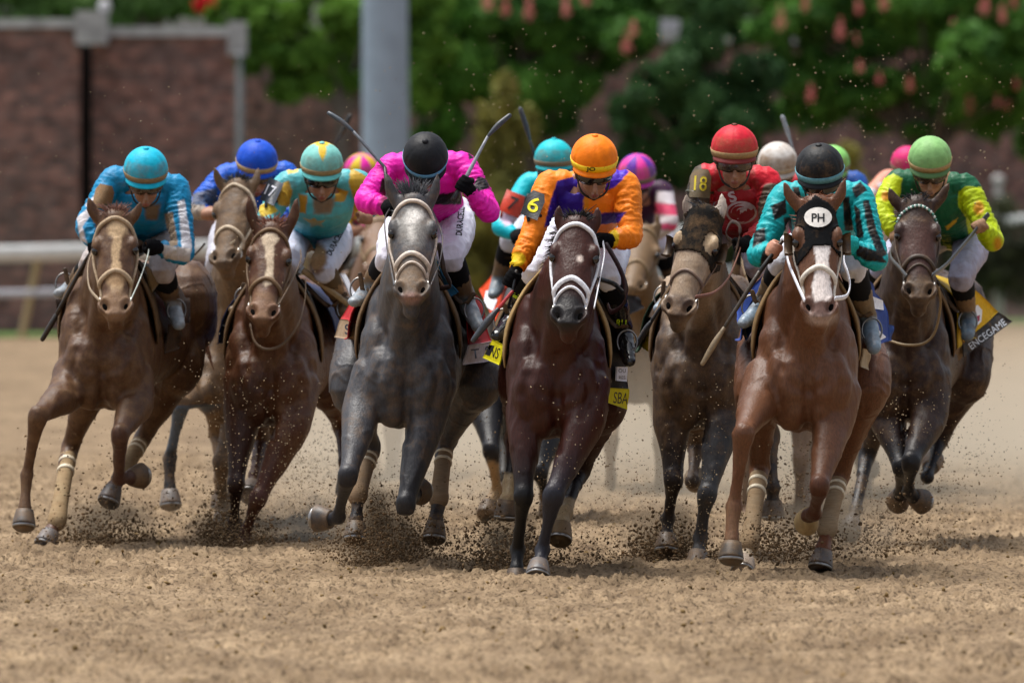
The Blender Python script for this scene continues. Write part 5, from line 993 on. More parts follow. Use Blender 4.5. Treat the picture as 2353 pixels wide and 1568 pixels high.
panel(H7, 'saddle_cloth_corner', [(2034,744,1.2),(2054,747,1.3),(2048,782,1.3),(2026,788,1.1)], lin('2c4a8c'), .1, wave=.01)
p, b = panelb(H7, 'saddle_cloth_flap', [(1758,622,.7),(1754,730,.7),(1712,782,.8),(1686,712,1.25)], lin('1f3f8c'), .1, wave=.014, seed=6); put(shape_decal([(1700,735),(1712,740),(1716,776),(1704,768)], b, (*lin('c8b8a0'), .2), .003, 57), 'name_strip', 'ink', p)
panel(H7, 'cloth_end', [(1984,800,.5),(2000,804,.8),(1996,850,.8),(1978,842,.5)], lin('a89a80'), .4, wave=.01)
crop(H7, [(1802,546,0,.010),(1745,624,-.05,.012),(1664,752,-.1,.009),(1640,790,-.11,.016),(1613,836,-.12,.011)], 'long mud-covered riding crop slanting down from the bare hand of the turquoise jockey', cols=[lin('1c1b1a'), lin('3a3228'), lin('8a7a62')])

# --- 1: muddy chestnut far left
H1 = horse(dict(s=430, cx=237, bot=946, ro=128, poll=(263,492), nose=(265,722), ears=((202,455),(325,464)), yaw=1,
    col=(*lin('4f3421'), .29), mane=lin('7a5548'), forelock=(0,.05), nf=150, label='muddy chestnut racehorse with a wide pale blaze, farthest left',
    legs=[('f', [(172,850,.1),(150,905,-.08),(86,957,-.42),(62,1090,-.36),(58,1145,-.40),(55,1206,-.44)]),
          ('f', [(305,860,.1),(310,925,.0),(276,1000,-.32),(274,1098,-.05),(300,1096,.06),(326,1092,.12)]),
          ('h', [(290,740,1.5),(220,860,1.1),(160,1030,1.3),(132,1190,.8),(122,1212,.75),(104,1250,.70)]),
          ('h', [(400,740,1.5),(415,840,1.25),(326,1010,1.4),(282,1085,1.1),(268,1102,1.05),(250,1150,1.0)])],
    legcol=[[(1110, (*lin('59402c'), .3), 40)], [(990, (*lin('4a3028'), .2), 60)], [(1180, (*lin('5a3a2c'), .2), 20)], [(1020, (*lin('4a3028'), .2), 60)]],
    paint=[('ell', (267,524,22,20), (*lin('bfa27c'), .25), 10, 2), ('poly', [(258,530),(276,530),(276,600),(282,660),(272,690),(258,690),(252,660),(257,600)], (*lin('bfa27c'), .3), 5, 1.6), ('ell', (266,640,24,16), (*lin('b0906a'), .5), 8, 2), ('ell', (265,700,34,34), (*lin('8a705e'), .5), 20)],
    hoofcol=[lin('34383c'), lin('3a3430'), lin('5e6874'), lin('3c4450')], wraps=[2, 3], wrapcol=lin('9a8668')))
std_bridle(H1, lin('b8a488'), .024, .42, thick=.015, second=False)
BL1 = lin('0a86b8')
J1 = jockey(H1, dict(helm=(335,388,51), hdy=-.02, pitch=24, yaw=3, L=[(262,412,.28),(194,520,.12),(222,566,.06)], R=[(404,432,.28),(424,586,.12),(350,566,.0)], chest=(335,465), hips=(345,510), cdy=.35,
    legL=[(212,610),(165,655),(136,672)], legR=[(372,618),(398,700),(412,745)], col=BL1, jmud=.18, breech=lin('b8b4b8'), bmud=.35, knee=lin('121214'), boot=lin('2c241c'), foot=lin('8a97a2'), glove=lin('141417'), gloves_on=(1, 1),
    hcol=lin('08b4d4'), hmud=.12, hfront=.8, band=lin('8a7450'), bandmud=.3, peak=lin('08b4d4'), gmud=.35, fmud=.35, label='jockey in teal-blue silks with white sleeve stripes and a turquoise cap, farthest left',
    paint=[('poly', [(407,462),(424,458),(440,557),(440,576),(417,572),(414,520)], (*lin('d8d8de'), .15), 2), ('poly', [(378,492),(396,486),(409,563),(390,566)], (*lin('b0a08c'), .4), 2), ('poly', [(366,560),(440,572),(436,604),(378,594)], (*lin('c8c0b8'), .25), 2), ('poly', [(330,470),(368,470),(362,505),(335,505)], (*lin('7a6a54'), .5), 8), ('poly', [(176,500),(210,470),(214,486),(190,520),(200,560),(184,552)], (*lin('d0ccd0'), .2), 2), ('poly', [(196,470),(226,440),(232,455),(206,482)], (*lin('d0ccd0'), .2), 2)]))
armband(J1, 'a', (238,452), 44, 56, 12, lin('6a5a3c'), '', INK, 10, mud=.75)
saddle(H1, lin('3a2c1c'), lin('30261a')); drape(H1, 'saddle_cloth', .6, .95, 1.3, .0, lin('2a1c18'), .3)
panel(H1, 'saddle_cloth_edge', [(390,604,.9),(400,606,1.0),(421,716,1.0),(412,714,.9)], lin('c02468'), .1, wave=.004)
panel(H1, 'saddle_flap', [(334,610,.18),(350,620,.3),(371,642,.35),(350,672,.3)], lin('6a5a38'), .35, mat='leather', wave=.006)
panel(H1, 'saddle_cloth_flap', [(390,745,.6),(420,760,.9),(412,800,.9),(378,812,.6)], lin('3a2f28'), .3, wave=.016)
cord(H1, 'rein', [(300,690,-1.0),(322,640,-.7),(338,592,-.3),(342,572,0)], .018, lin('cfd8d0'), .1); cord(H1, 'rein', [(228,690,-1.0),(205,660,-.7),(202,610,-.4),(215,572,0)], .018, lin('9a8a72'), .4)
cord(H1, 'girth_strap', [(195,615,.25),(170,660,.3),(150,700,.35),(140,735,.4)], .04, lin('4a3a28'), .4)
crop(H1, [(222,560,.05,.01),(196,600,.1,.011),(130,722,.2,.012),(118,744,.2,.016),(97,780,.22,.013)], 'dark muddy riding crop pointing down at the far left', cols=[lin('2a2420')]*3)

# --- 3: chestnut with number 17
H3 = horse(dict(s=425, cx=622, bot=985, ro=58, poll=(624,518), nose=(602,733), ears=((571,452),(683,460)), yaw=-2,
    col=(*lin('4d2d1a'), .23), mane=lin('8a5a48'), forelock=(0,.05), nf=150, label='chestnut racehorse with a white star and stripe, its forelegs deep in flying dirt',
    legs=[('f', [(560,870,.1),(556,960,.03),(542,1112,-.1),(537,1200,.05),(535,1240,.03),(533,1275,.02)]),
          ('f', [(690,880,.1),(672,975,-.05),(592,1146,-.2),(563,1222,-.1),(560,1250,-.12),(558,1285,-.15)]),
          ('h', [(600,780,1.5),(590,900,1.2),(600,1010,1.5),(584,1092,1.2),(580,1115,1.15),(574,1135,1.1)]),
          ('h', [(720,780,1.5),(750,880,1.2),(785,975,1.6),(792,1060,1.4),(794,1090,1.4),(796,1130,1.4)])],
    legcol=[[(1040, (*lin('2c1812'), .1), 120)], [(1080, (*lin('4a2a20'), .2), 100)], [(1060, (*lin('4a2c20'), .3), 30)], [(1000, (*lin('3c2018'), .2), 60)]],
    paint=[('poly', [(598,545),(612,535),(630,535),(642,545),(630,565),(626,620),(630,650),(612,660),(604,650),(610,620),(608,570)], (*lin('cbb79c'), .28), 4, 1.8), ('ell', (600,700,34,36), (*lin('7a5a4a'), .45), 20), ('poly', [(480,900),(600,860),(620,1100),(500,1100)], (*lin('3a2116'), .15), 60)],
    hoofcol=[lin('3a3430'), lin('4a4038'), lin('8a8480'), lin('3a3430')], wraps=[]))
std_bridle(H3, lin('6a543c'), .020, .35, thick=.012); LT = lin('58b6be')
J3 = jockey(H3, dict(helm=(739,375,49), hdy=.0, pitch=20, yaw=3, L=[(662,422,.28),(612,500,.15),(640,560,.05)], R=[(818,420,.28),(866,448,.35),(838,500,.2)], chest=(738,475), hips=(728,525), cdy=.35,
    legL=[(668,600),(590,680),(536,712)], legR=[(742,616),(782,690),(806,745)], col=LT, jmud=.22, breech=lin('c8cce0'), bmud=.2, knee=lin('5a4a36'), boot=lin('6a553c'), bootmud=.75, foot=lin('6a553c'), bpaint=[('ell', (728,592,22,34), (*lin('6a543a'), .8), 12)],
    hcol=lin('7cc4bc'), hfn=lambda a, u: (lin('e0b830') if (u > .52 + a*.9 and a < .6) or u > .93 or (a > 1.9 and u > .1) else lin('7cc4bc')), hmud=.12, hfront=.6, band=lin('9a8258'), bandmud=.25, peak=lin('6accc8'), lens=lin('0c0b0b'), gmud=.0, fmud=.3, label='jockey in pale teal and yellow silks with number 17 and yellow point on cap',
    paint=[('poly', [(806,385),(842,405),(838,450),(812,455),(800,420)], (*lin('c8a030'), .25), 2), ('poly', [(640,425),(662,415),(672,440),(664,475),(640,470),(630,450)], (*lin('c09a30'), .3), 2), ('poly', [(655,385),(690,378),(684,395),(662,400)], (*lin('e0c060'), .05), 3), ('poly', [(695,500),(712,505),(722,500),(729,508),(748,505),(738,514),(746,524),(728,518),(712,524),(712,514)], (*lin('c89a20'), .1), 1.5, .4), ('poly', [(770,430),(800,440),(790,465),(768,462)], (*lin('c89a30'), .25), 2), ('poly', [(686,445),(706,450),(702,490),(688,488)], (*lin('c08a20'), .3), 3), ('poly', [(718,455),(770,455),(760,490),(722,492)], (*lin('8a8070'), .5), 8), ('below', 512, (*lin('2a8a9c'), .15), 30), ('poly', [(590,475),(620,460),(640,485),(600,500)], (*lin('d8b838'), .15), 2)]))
armband(J3, 'a', (624,440), 36, 56, 24, lin('28303c'), '17', WHITE, 26, .72, mud=.12, round_=False, toff=(-3, -2)); put(decal('DURACELL', J3['_bbv'], 770, 556, 14, 62, .72, INK, .004, .03, d0=61), 'lettering', 'ink', J3['_br'])
saddle(H3, lin('1a1614'), lin('4a3a26')); drape(H3, 'saddle_cloth', .6, 1.25, 1.15, .03, lin('1c2a50'), .2)
panel(H3, 'saddle_cloth_edge', [(782,628,.9),(792,626,1.1),(816,672,1.1),(808,684,.9)], WHITE, .1, wave=.004); panel(H3, 'saddle_flap', [(548,700,.5),(572,705,.3),(538,750,.4),(512,748,.6)], lin('121214'), .1, mat='leather')
cord(H3, 'neck_strap', [(574,745,-.14),(585,785,-.2),(612,802,-.24),(650,790,-.24),(685,745,-.18),(700,690,-.05),(702,640,.15)], .016, lin('4a4038'), .4)
cord(H3, 'saddle_girth', [(697,622,.3),(735,650,.35),(775,680,.42),(800,700,.5)], .035, lin('8a7450'), .3); cord(H3, 'rein', [(640,700,-.95),(668,650,-.6),(690,600,-.2),(690,575,0)], .018, lin('4a4038'), .4)

# --- 6: masked grey with number 18
H6 = horse(dict(s=445, cx=1612, bot=992, ro=20, poll=(1614,484), nose=(1550,724), ears=((1577,449),(1658,447)), yaw=-16,
    col=(*lin('40322a'), .32), mane=lin('2c2d32'), forelock=(-.01,.03), nf=60, maneside=-1, label='dark brown racehorse with tan face, black blinkers and head turned left',
    legs=[('f', [(1550,870,.1),(1544,960,.05),(1547,1102,-.05),(1535,1190,.05),(1532,1225,.03),(1530,1262,.0)]),
          ('f', [(1680,880,.1),(1662,970,-.02),(1624,1136,-.22),(1608,1235,-.12),(1604,1262,-.15),(1600,1300,-.18)]),
          ('h', [(1590,780,1.5),(1590,900,1.2),(1600,1020,1.5),(1590,1105,1.2),(1592,1120,1.25),(1598,1100,1.4)]),
          ('h', [(1680,780,1.5),(1720,880,1.2),(1770,1000,1.4),(1775,1120,1.2),(1775,1150,1.2),(1775,1185,1.2)])],
    legcol=[[(1020, (*lin('241c1a'), .2), 80)], [(960, (*lin('3a3a3d'), .2), 90)], [(1080, (*lin('3a302a'), .3), 30)], [(1000, (*lin('2a221e'), .3), 60)]],
    paint=[('fn', (lambda V, x, y: np.minimum(40 - np.hypot((x-1575)/1.6, (y-640)/2.6) + 5, (y - 560))), (*lin('a08c76'), .35), 14), ('ell', (1580,470,20,34,20), (*lin('a89888'), .2), 10), ('ell', (1655,465,20,34,-20), (*lin('b8aa9c'), .1), 10), ('ell', (1555,715,30,26), (*lin('6a584a'), .4), 16), ('ell', (1562,690,34,14,10), (*lin('5a4a40'), .3), 10), ('ell', (1552,541,22,22), (*lin('b09878'), .3), 5), ('ell', (1633,560,24,28), (*lin('b09878'), .3), 5)],
    hoofcol=[lin('4a4038'), lin('5a5a5a'), lin('a89c88'), lin('3a3430')]))
hd, hb = hood(H6, [(1616,466),(1585,478),(1556,502),(1532,545),(1526,600),(1543,582),(1573,575),(1603,580),(1625,603),(1633,632),(1655,620),(1670,580),(1674,520),(1650,480)], [(1548,541,17,19),(1634,560,16,24)], lin('201f1d'), .26); cups(H6, hd, lin('3a3028'))
std_bridle(H6, lin('7a6a62'), .016, .4, thick=.010, brow=False)
J6 = jockey(H6, dict(helm=(1687,340,54), hdy=.0, pitch=12, yaw=0, L=[(1618,408,.28),(1592,500,.18),(1630,560,.05)], R=[(1762,415,.28),(1772,520,.15),(1704,562,.0)], chest=(1692,450), hips=(1692,512), cdy=.35,
    legL=[(1600,610),(1540,680),(1512,708)], legR=[(1738,610),(1765,700),(1780,760)], col=lin('a01824'), jmud=.22, breech=lin('a8a4b4'), bmud=.3, boot=lin('4a4640'), foot=lin('8a9aa6'), glove=lin('141416'),
    hcol=lin('cf142e'), hmud=.14, hfront=.9, band=lin('a88a5a'), bandmud=.3, peak=lin('7a2a28'), butcol=lin('6a3020'), lens=lin('2e2a26'), gmud=.3, fmud=.35, label='jockey in red silks with black muddy sleeves and a red cap, number 18 armband',
    paint=[('poly', [(1560,395),(1612,372),(1628,420),(1640,600),(1560,600)], (*lin('2c2a28'), .35), 3), ('poly', [(1756,425),(1805,400),(1820,600),(1735,580),(1742,520),(1740,470)], (*lin('2a2828'), .38), 3), ('poly', [(1712,535),(1740,532),(1752,560),(1716,566)], (*lin('b83028'), .2), 2), ('poly', [(1610,372),(1640,362),(1640,400),(1618,410)], (*lin('d01c30'), .1), 4), ('poly', [(1740,362),(1775,372),(1800,420),(1745,420),(1730,390)], (*lin('d41c30'), .08), 4)]))
armband(J6, 'a', (1609,421), 48, 66, 4, lin('4a4a32'), '18', lin('c8b428'), 34, .80, mud=.45, bold=.012)
mk = put(shape_decal(ngon(1703,488,36,26,20), J6['_jbv'], (*lin('b8a8ac'), .25), .004, 59), 'round_emblem', 'ink', J6['_jk']); put(shape_decal(ngon(1703,488,31,21,20), J6['_jbv'], (*lin('8a141e'), .2), .0065, 59), 'emblem_field', 'ink', J6['_jk'])
put(decal('F', J6['_jbv'], 1703, 486, 32, 8, 1.3, lin('c8bcc0'), .009, .04, d0=59), 'lettering', 'ink', J6['_jk']); put(decal('S', J6['_jbv'], 1682, 452, 26, 20, 1.1, lin('c0b0b4'), .006, .04, d0=59), 'lettering', 'ink', J6['_jk'])
saddle(H6, lin('2a211a'), lin('4a3a26')); drape(H6, 'saddle_cloth', .6, 1.25, 1.1, .03, lin('1c3a2a'), .2)
panel(H6, 'saddle_cloth_flap', [(1485,728,1.0),(1512,730,.8),(1505,762,.8),(1480,752,1.0)], lin('15382a'), .1); p, b = panelb(H6, 'name_strip', [(1474,752,1.1),(1496,756,.8),(1491,809,.8),(1464,790,1.1)], lin('d0b818'), .15, wave=.008); put(decal('T', b, 1481, 778, 20, -14, .9, lin('3a3420'), .004, .0, d0=60), 'lettering', 'ink', p)
cord(H6, 'rein', [(1598,682,-.95),(1640,672,-.75),(1672,640,-.5),(1690,600,-.25),(1702,566,0)], .020, lin('8a5648'), .3); cord(H6, 'rein_end', [(1688,590,-.1),(1700,525,-.1),(1680,510,-.05),(1668,540,0),(1690,560,.1)], .02, lin('4a3c3a'), .3)
crop(H6, [(1556,650,.05,.009),(1518,704,.0,.009),(1496,738,0,.010),(1484,756,0,.016),(1461,794,0,.012)], 'thin black riding crop beside the masked horse, left of its muzzle', cols=[lin('17181b')]*3)

# --- 8: dark bay far right
H8 = horse(dict(s=430, cx=2078, bot=975, ro=96, poll=(2108,460), nose=(2113,686), ears=((2040,434),(2180,424)), yaw=2,
    col=(*lin('301d15'), .24), mane=lin('15151a'), forelock=(0,.03), nf=90, label='dark bay racehorse with brown bridle and all feet off the ground, farthest right',
    legs=[('f', [(2020,870,.1),(2040,960,.05),(2070,1075,-.2),(2068,1130,.0),(2066,1138,.05),(2062,1152,.12)]),
          ('f', [(2140,860,.08),(2132,960,-.05),(2092,1062,-.35),(2088,1128,-.15),(2100,1142,-.08),(2120,1152,-.02)]),
          ('h', [(2130,740,1.5),(2060,860,1.2),(1992,1045,1.4),(1966,1170,1.1),(1960,1188,1.05),(1950,1222,1.0)]),
          ('h', [(2215,760,1.5),(2222,860,1.2),(2158,1010,1.4),(2130,1095,1.2),(2136,1080,1.25),(2142,1056,1.35)])],
    legcol=[[(1010, (*lin('17161a'), .1), 60)], [(1010, (*lin('17161a'), .1), 60)], [(1000, (*lin('1c1a1c'), .25), 80)], [(1000, (*lin('15141a'), .1), 60)]],
    paint=[('ell', (2112,660,38,50), (*lin('3c3029'), .40), 24), ('ell', (2110,570,44,60), (*lin('4a2e26'), .12), 30)], hoofcol=[lin('26272a'), lin('26272a'), lin('4a5260'), lin('6a6058')]))
std_bridle(H8, lin('3c332d'), .020, .30, thick=.012, second=True, brow=False)
e = MB(); 
for k in range(22):
    t_ = (k - 10.5) / 10.5; c = H8['_H'](t_*.100, .16 - .10*(1 - t_*t_) , .02 + .07*t_*t_ - .02); r = H8['_bvh'].find_nearest(Vector(c)); e.ell(np.array(r[0]) + np.array(r[1])*.005, .0085, n=8, col=(*((.75,.8,.76) if k % 2 else (.08,.25,.2)), .05))
emit(e, 'beaded_browband', M['gloss'], H8['_root'])
J8 = jockey(H8, dict(helm=(2136,363,50), hdy=-.02, pitch=26, yaw=-2, L=[(2062,420,.28),(2022,488,.18),(2062,545,.08)], R=[(2218,430,.28),(2284,556,.12),(2250,520,.0)], chest=(2165,475), hips=(2190,525), cdy=.36,
    legL=[(2030,610),(1990,680),(1980,720)], legR=[(2206,634),(2224,725),(2222,772)], col=lin('0f5a3a'), jmud=.05, breech=lin('a8a8c0'), bmud=.25, knee=lin('141414'), boot=lin('5a4c38'), bootmud=.6, foot=lin('5c7080'), skin=lin('c09078'), gripR=(1,.1,.55),
    hcol=lin('86b872'), hmud=.05, hfront=.3, band=lin('a88a5a'), bandmud=.2, peak=lin('5a8050'), button=False, gmud=.3, fmud=.6, label='jockey in dark green silks with yellow-green sleeves and pale green cap, farthest right',
    paint=[('poly', [(2202,440),(2218,428),(2262,430),(2320,500),(2320,620),(2235,600),(2218,500),(2200,470)], (*lin('b6cc10'), .08), 2), ('ell', (2248,478,12,16), (*lin('c88a18'), .1), 8), ('ell', (2292,560,10,16), (*lin('c8901a'), .1), 8), ('poly', [(1990,430),(2052,398),(2072,410),(2066,460),(2050,560),(1990,540)], (*lin('c4d818'), .08), 2), ('ell', (2034,450,10,12), (*lin('d08a18'), 0), 6), ('poly', [(2172,520),(2200,500),(2196,510),(2176,530)], (*lin('c8a020'), 0), 1.5)]))
saddle(H8, lin('2a1c16'), lin('5a4630')); drape(H8, 'saddle_cloth', .6, 1.25, 1.15, .03, lin('b09010'), .15)
p, b = panelb(H8, 'saddle_cloth_flap', [(2238,664,.9),(2294,716,1.3),(2214,792,.72),(2200,740,.62)], lin('d8aa10'), .12, wave=.010)
put(shape_decal([(2236,704),(2246,700),(2256,712),(2254,738),(2244,748),(2236,738)], b, (*WHITE, .1), .003, 60), 'shield_badge', 'ink', p); put(shape_decal([(2239,724),(2251,720),(2250,735),(2244,742),(2240,736)], b, (*lin('a02048'), .1), .006, 60), 'shield_stripe', 'ink', p)
p, b = panelb(H8, 'name_strip', [(2212,789,.70),(2294,717,1.28),(2326,738,1.3),(2214,820,.70)], lin('1c1c1e'), .25, wave=.006); put(decal('ENCEGAME', b, 2268, 767, 16, 36, .86, lin('c8ccd4'), .004, .0, d0=60), 'lettering', 'ink', p)
panel(H8, 'saddle_cloth_edge', [(2200,690,.5),(2206,688,.6),(2210,790,.6),(2202,800,.5)], lin('d0a818'), .1); panel(H8, 'saddle_cloth_flap', [(2205,780,.6),(2222,790,.8),(2196,850,.8),(2186,830,.6)], lin('5a4c3c'), .5)
cord(H8, 'neck_strap', [(2156,660,-.5),(2160,700,-.4),(2148,760,-.32),(2122,788,-.3),(2080,792,-.28),(2042,782,-.2)], .014, lin('8a7654'), .35); cord(H8, 'rein', [(2142,632,-1.0),(2175,606,-.6),(2215,560,-.3),(2248,520,0),(2270,492,.05)], .030, lin('3c4248'), .15); cord(H8, 'rein', [(2082,634,-1.0),(2064,612,-.7),(2046,590,-.3),(2050,556,0)], .024, lin('2a2826'), .2)

# --- 2: brown horse behind, head turned left
H2 = horse(dict(s=405, cx=530, bot=975, ro=60, poll=(538,418), nose=(507,602), ears=((491,386),(594,387)), yaw=-20, HL=.56,
    col=(*lin('4a3a2c'), .40), mane=lin('24282e'), forelock=(-.0,.05), label='dull brown racehorse one row back on the left, head turned left',
    legs=[('f', [(480,850,.1),(468,890,-.05),(416,930,-.40),(389,1052,-.32),(388,1092,-.34),(392,1158,-.38)]),
          ('f', [(590,860,.1),(560,930,.05),(508,1060,-.05),(512,1160,.1),(513,1180,.1),(514,1205,.1)]),
          ('h', [(500,760,1.5),(490,860,1.2),(500,1000,1.4),(505,1100,1.2),(506,1130,1.2),(508,1160,1.2)]),
          ('h', [(620,760,1.5),(640,860,1.2),(620,1000,1.4),(606,1080,1.2),(600,1100,1.2),(596,1130,1.2)])],
    legcol=[[(905, (*lin('4a525c'), .15), 30), (1035, (*lin('1e2024'), .3), 16)], [(960, (*lin('3a3632'), .4), 60)], [], []],
    paint=[('ell', (500,590,36,26), (*lin('4a4038'), .4), 16)], hoofcol=[lin('6a6e72'), lin('3a3a3a'), lin('3a3a3a'), lin('3a3a3a')]))
std_bridle(H2, lin('c8b8a0'), .019, .35, thick=.012)
J2 = jockey(H2, dict(helm=(590,368,48), hdy=-.02, pitch=24, yaw=8, L=[(520,405,.28),(445,478,.1),(480,492,-.02)], R=[(655,400,.28),(690,480,.15),(620,520,.05)], chest=(590,450), hips=(595,480),
    legL=[(500,600),(470,680),(455,720)], legR=[(650,600),(680,680),(690,720)], col=lin('1259c8'), jmud=.15, breech=lin('b8b8c4'), hcol=lin('1250cc'), hmud=.05, hfront=.3, band=lin('b89c6a'), bandmud=.25, peak=lin('1250cc'), label='jockey in royal blue silks and blue cap, one row back on the left',
    paint=[('poly', [(425,462),(470,470),(480,520),(430,510)], (*lin('a8a098'), .35), 3), ('poly', [(440,445),(500,430),(498,470),(440,470)], (*lin('2c4a70'), .3), 4)]))
saddle(H2, lin('1a1614'), lin('3a2f22')); cord(H2, 'rein', [(530,560,-.9),(560,540,-.5),(566,505,-.1),(570,480,.1)], .02, lin('b8a88c'), .35); cord(H2, 'rein', [(470,560,-.9),(452,580,-.8),(436,592,-.7)], .012, lin('2a2522'), .2)

# --- second and third rows, mostly hidden
def back(s, cx, bot, poll, nose, ears, helm, L, R, col, hcol, hlabel, jlabel, jk, gore=None, legs=None, ph=0, paint=(), extra=None, legcol=None, hpaint=(), hmud=.3, dy=0):
    h = horse(dict(s=s, cx=cx, bot=bot, poll=poll, nose=nose, ears=ears, col=(*col, hmud), mane=tuple(np.array(col)*.4), label=hlabel, legs=legs or std_legs(s, cx, bot, ph), legcol=legcol, paint=list(hpaint), low=True, hoofcol=[lin('3a3530')]*4))
    std_bridle(h, lin('7a6648'), .022, .3)
    hx, hy, hr = helm; d = dict(helm=helm, L=L, R=R, chest=(hx+4, hy+85*s/460), hips=(hx+4, hy+135*s/460), legL=[(cx-70*s/460, hy+215*s/460),(cx-105*s/460, hy+320*s/460),(cx-120*s/460, hy+360*s/460)], legR=[(cx+70*s/460, hy+215*s/460),(cx+105*s/460, hy+320*s/460),(cx+120*s/460, hy+360*s/460)],
        col=jk, hcol=hcol, gore=gore or [hcol], band=lin('7a705c'), peak=tuple(np.array(hcol)*.8), paint=list(paint), low=True, label=jlabel, hmud=.1, pitch=22, button=False)
    d.update(extra or {}); j = jockey(h, d); saddle(h); return h, j
CY = lin('0cc4d4')
H9, J9 = back(400, 1236, 985, (1240,475), (1264,652), ((1215,440),(1268,445)), (1272,364,45), [(1216,425),(1148,520),(1192,546)], [(1322,425),(1345,500),(1290,560)], lin('17161a'), lin('14c0cc'), 'black racehorse with a blue noseband behind the orange jockey', 'jockey in cyan silks and cyan cap with a red number 7 armband', CY,
    legs=[('f', [(1150,880,.1),(1118,940,-.05),(1128,1035,-.35),(1142,1125,-.1),(1128,1140,-.15),(1118,1182,-.2)]), ('f', [(1290,880,.1),(1262,985,.0),(1240,1085,-.2),(1252,1140,.0),(1258,1152,.0),(1262,1180,.0)]), ('h', [(1180,800,1.5),(1170,900,1.2),(1160,1000,1.4),(1158,1090,1.2),(1156,1110,1.2),(1154,1140,1.2)]), ('h', [(1300,800,1.5),(1310,900,1.2),(1290,1000,1.4),(1280,1090,1.2),(1278,1110,1.2),(1276,1140,1.2)])],
    legcol=[[(1062, (*lin('a08460'), .35), 10)], [(1130, (*lin('6a5a48'), .4), 12)], [], []], paint=[('poly', [(1140,492),(1200,478),(1215,500),(1160,520)], (*lin('d8c0d8'), .05), 2)], hmud=.0, extra=dict(pitch=10, button=True, glove=lin('1a1a1c')))
e = MB(); strap(e, H9['_bvh'], [(1212,620),(1225,585),(1250,572),(1275,585)], .055, .022, (*lin('14409a'), 0), d0=64); emit(e, 'noseband_roll', M['knit'], H9['_root'])
armband(J9, 'a', (1178,468), 50, 52, 22, lin('c8381c'), '7', lin('1c1c1e'), 32, .95, round_=False, mud=.05)
p, b = panelb(H9, 'saddle_cloth_flap', [(1160,598,1.0),(1172,640,.6),(1136,738,.6),(1100,664,1.1)], lin('d8420e'), .05, wave=.01); put(shape_decal([(1116,668),(1134,664),(1142,690),(1132,714),(1120,706),(1112,690)], b, (*WHITE, 0), .003, 66), 'shield_badge', 'ink', p)
panel(H9, 'saddle_cloth_flap', [(1412,640,.8),(1436,655,1.1),(1440,684,1.1),(1414,680,.8)], lin('d8421a'), .05); panel(H9, 'saddle_cloth_corner', [(1436,676,1.0),(1466,680,1.2),(1480,706,1.2),(1448,722,1.0)], lin('15161a'), .05)
crop(H9, [(1246,430,.1,.01),(1240,395,.1,.009),(1217,322,.1,.009),(1208,290,.1,.015),(1195,250,.1,.013)], 'upright dark riding crop above the cyan jockey', cols=[lin('17181b'), lin('2a2e34'), lin('343c46')])
H10, J10 = back(365, 1462, 930, (1486,520), (1452,660), ((1462,490),(1508,490)), (1463,396,43), [(1412,455),(1392,530),(1420,570)], [(1520,440),(1540,512),(1462,566)], lin('6a5236'), lin('c83aa8'), 'blurred tan-brown racehorse far back between the orange and red jockeys', 'jockey far back with a pink and purple panelled cap and pink hooped sleeves', lin('3a1638'), gore=[lin('e83ca0'), lin('6a30a8')]*4,
    paint=[('poly', [(1508,440),(1560,440),(1560,470),(1505,466)], (*lin('e0d8dc'), .1), 3), ('poly', [(1505,466),(1560,470),(1560,496),(1505,492)], (*lin('e04a70'), .1), 3), ('poly', [(1505,492),(1560,496),(1562,516),(1500,512)], (*lin('d8c8c8'), .15), 3), ('poly', [(1505,512),(1560,516),(1560,530),(1500,526)], (*lin('e04a70'), .1), 3), ('poly', [(1440,526),(1560,530),(1560,600),(1430,600)], (*lin('d8c8b8'), .2), 3)], extra=dict(glove=lin('5a4c3a')))
H11, J11 = back(390, 1780, 960, (1762,520), (1742,668), ((1740,490),(1784,490)), (1786,372,46), [(1728,425),(1712,500),(1740,560)], [(1842,425),(1850,500),(1810,560)], lin('5a3c28'), lin('dcd8d4'), 'brown racehorse hidden between the red and turquoise jockeys', 'jockey with a plain white cap behind the red jockey', lin('c83040'), extra=dict(hmud=.3, band=lin('b8a890')))
crop(H11, [(1832,390,.1,.01),(1826,360,.1,.009),(1815,322,.1,.009),(1808,300,.1,.014),(1797,268,.1,.013)], 'pale grey riding crop sticking up behind the white cap', cols=[lin('5a6068'), lin('7a8088'), lin('8a929a')])
H12, J12 = back(375, 1922, 950, (1925,520), (1922,660), ((1900,490),(1950,490)), (1912,374,40), [(1872,425),(1850,500),(1880,560)], [(1966,420),(1985,500),(1940,560)], lin('4a3a2c'), lin('8ad070'), 'brown racehorse far back hidden behind the turquoise jockey', 'jockey in blue silks with a pale lime cap, mostly hidden by the black cap', lin('2250a0'), ph=1)
H13, J13 = back(366, 2050, 930, (2030,500), (2022,640), ((2008,470),(2052,470)), (2084,374,38), [(2040,415),(1990,458),(2010,530)], [(2130,430),(2140,500),(2090,560)], lin('4a3426'), lin('d81c70'), 'brown racehorse far back between the turquoise and green jockeys', 'jockey in coral and white patterned silks with a bright pink cap', lin('d8907a'), ph=1, paint=[('ell', (2002,440,12,8), (*lin('d8d8dc'), 0), 3), ('ell', (2024,425,10,7), (*lin('d8d8dc'), 0), 3), ('ell', (2014,460,9,8), (*lin('d8d8dc'), 0), 3), ('poly', [(2040,395),(2070,395),(2070,430),(2050,425)], (*lin('c01c48'), 0), 2)])
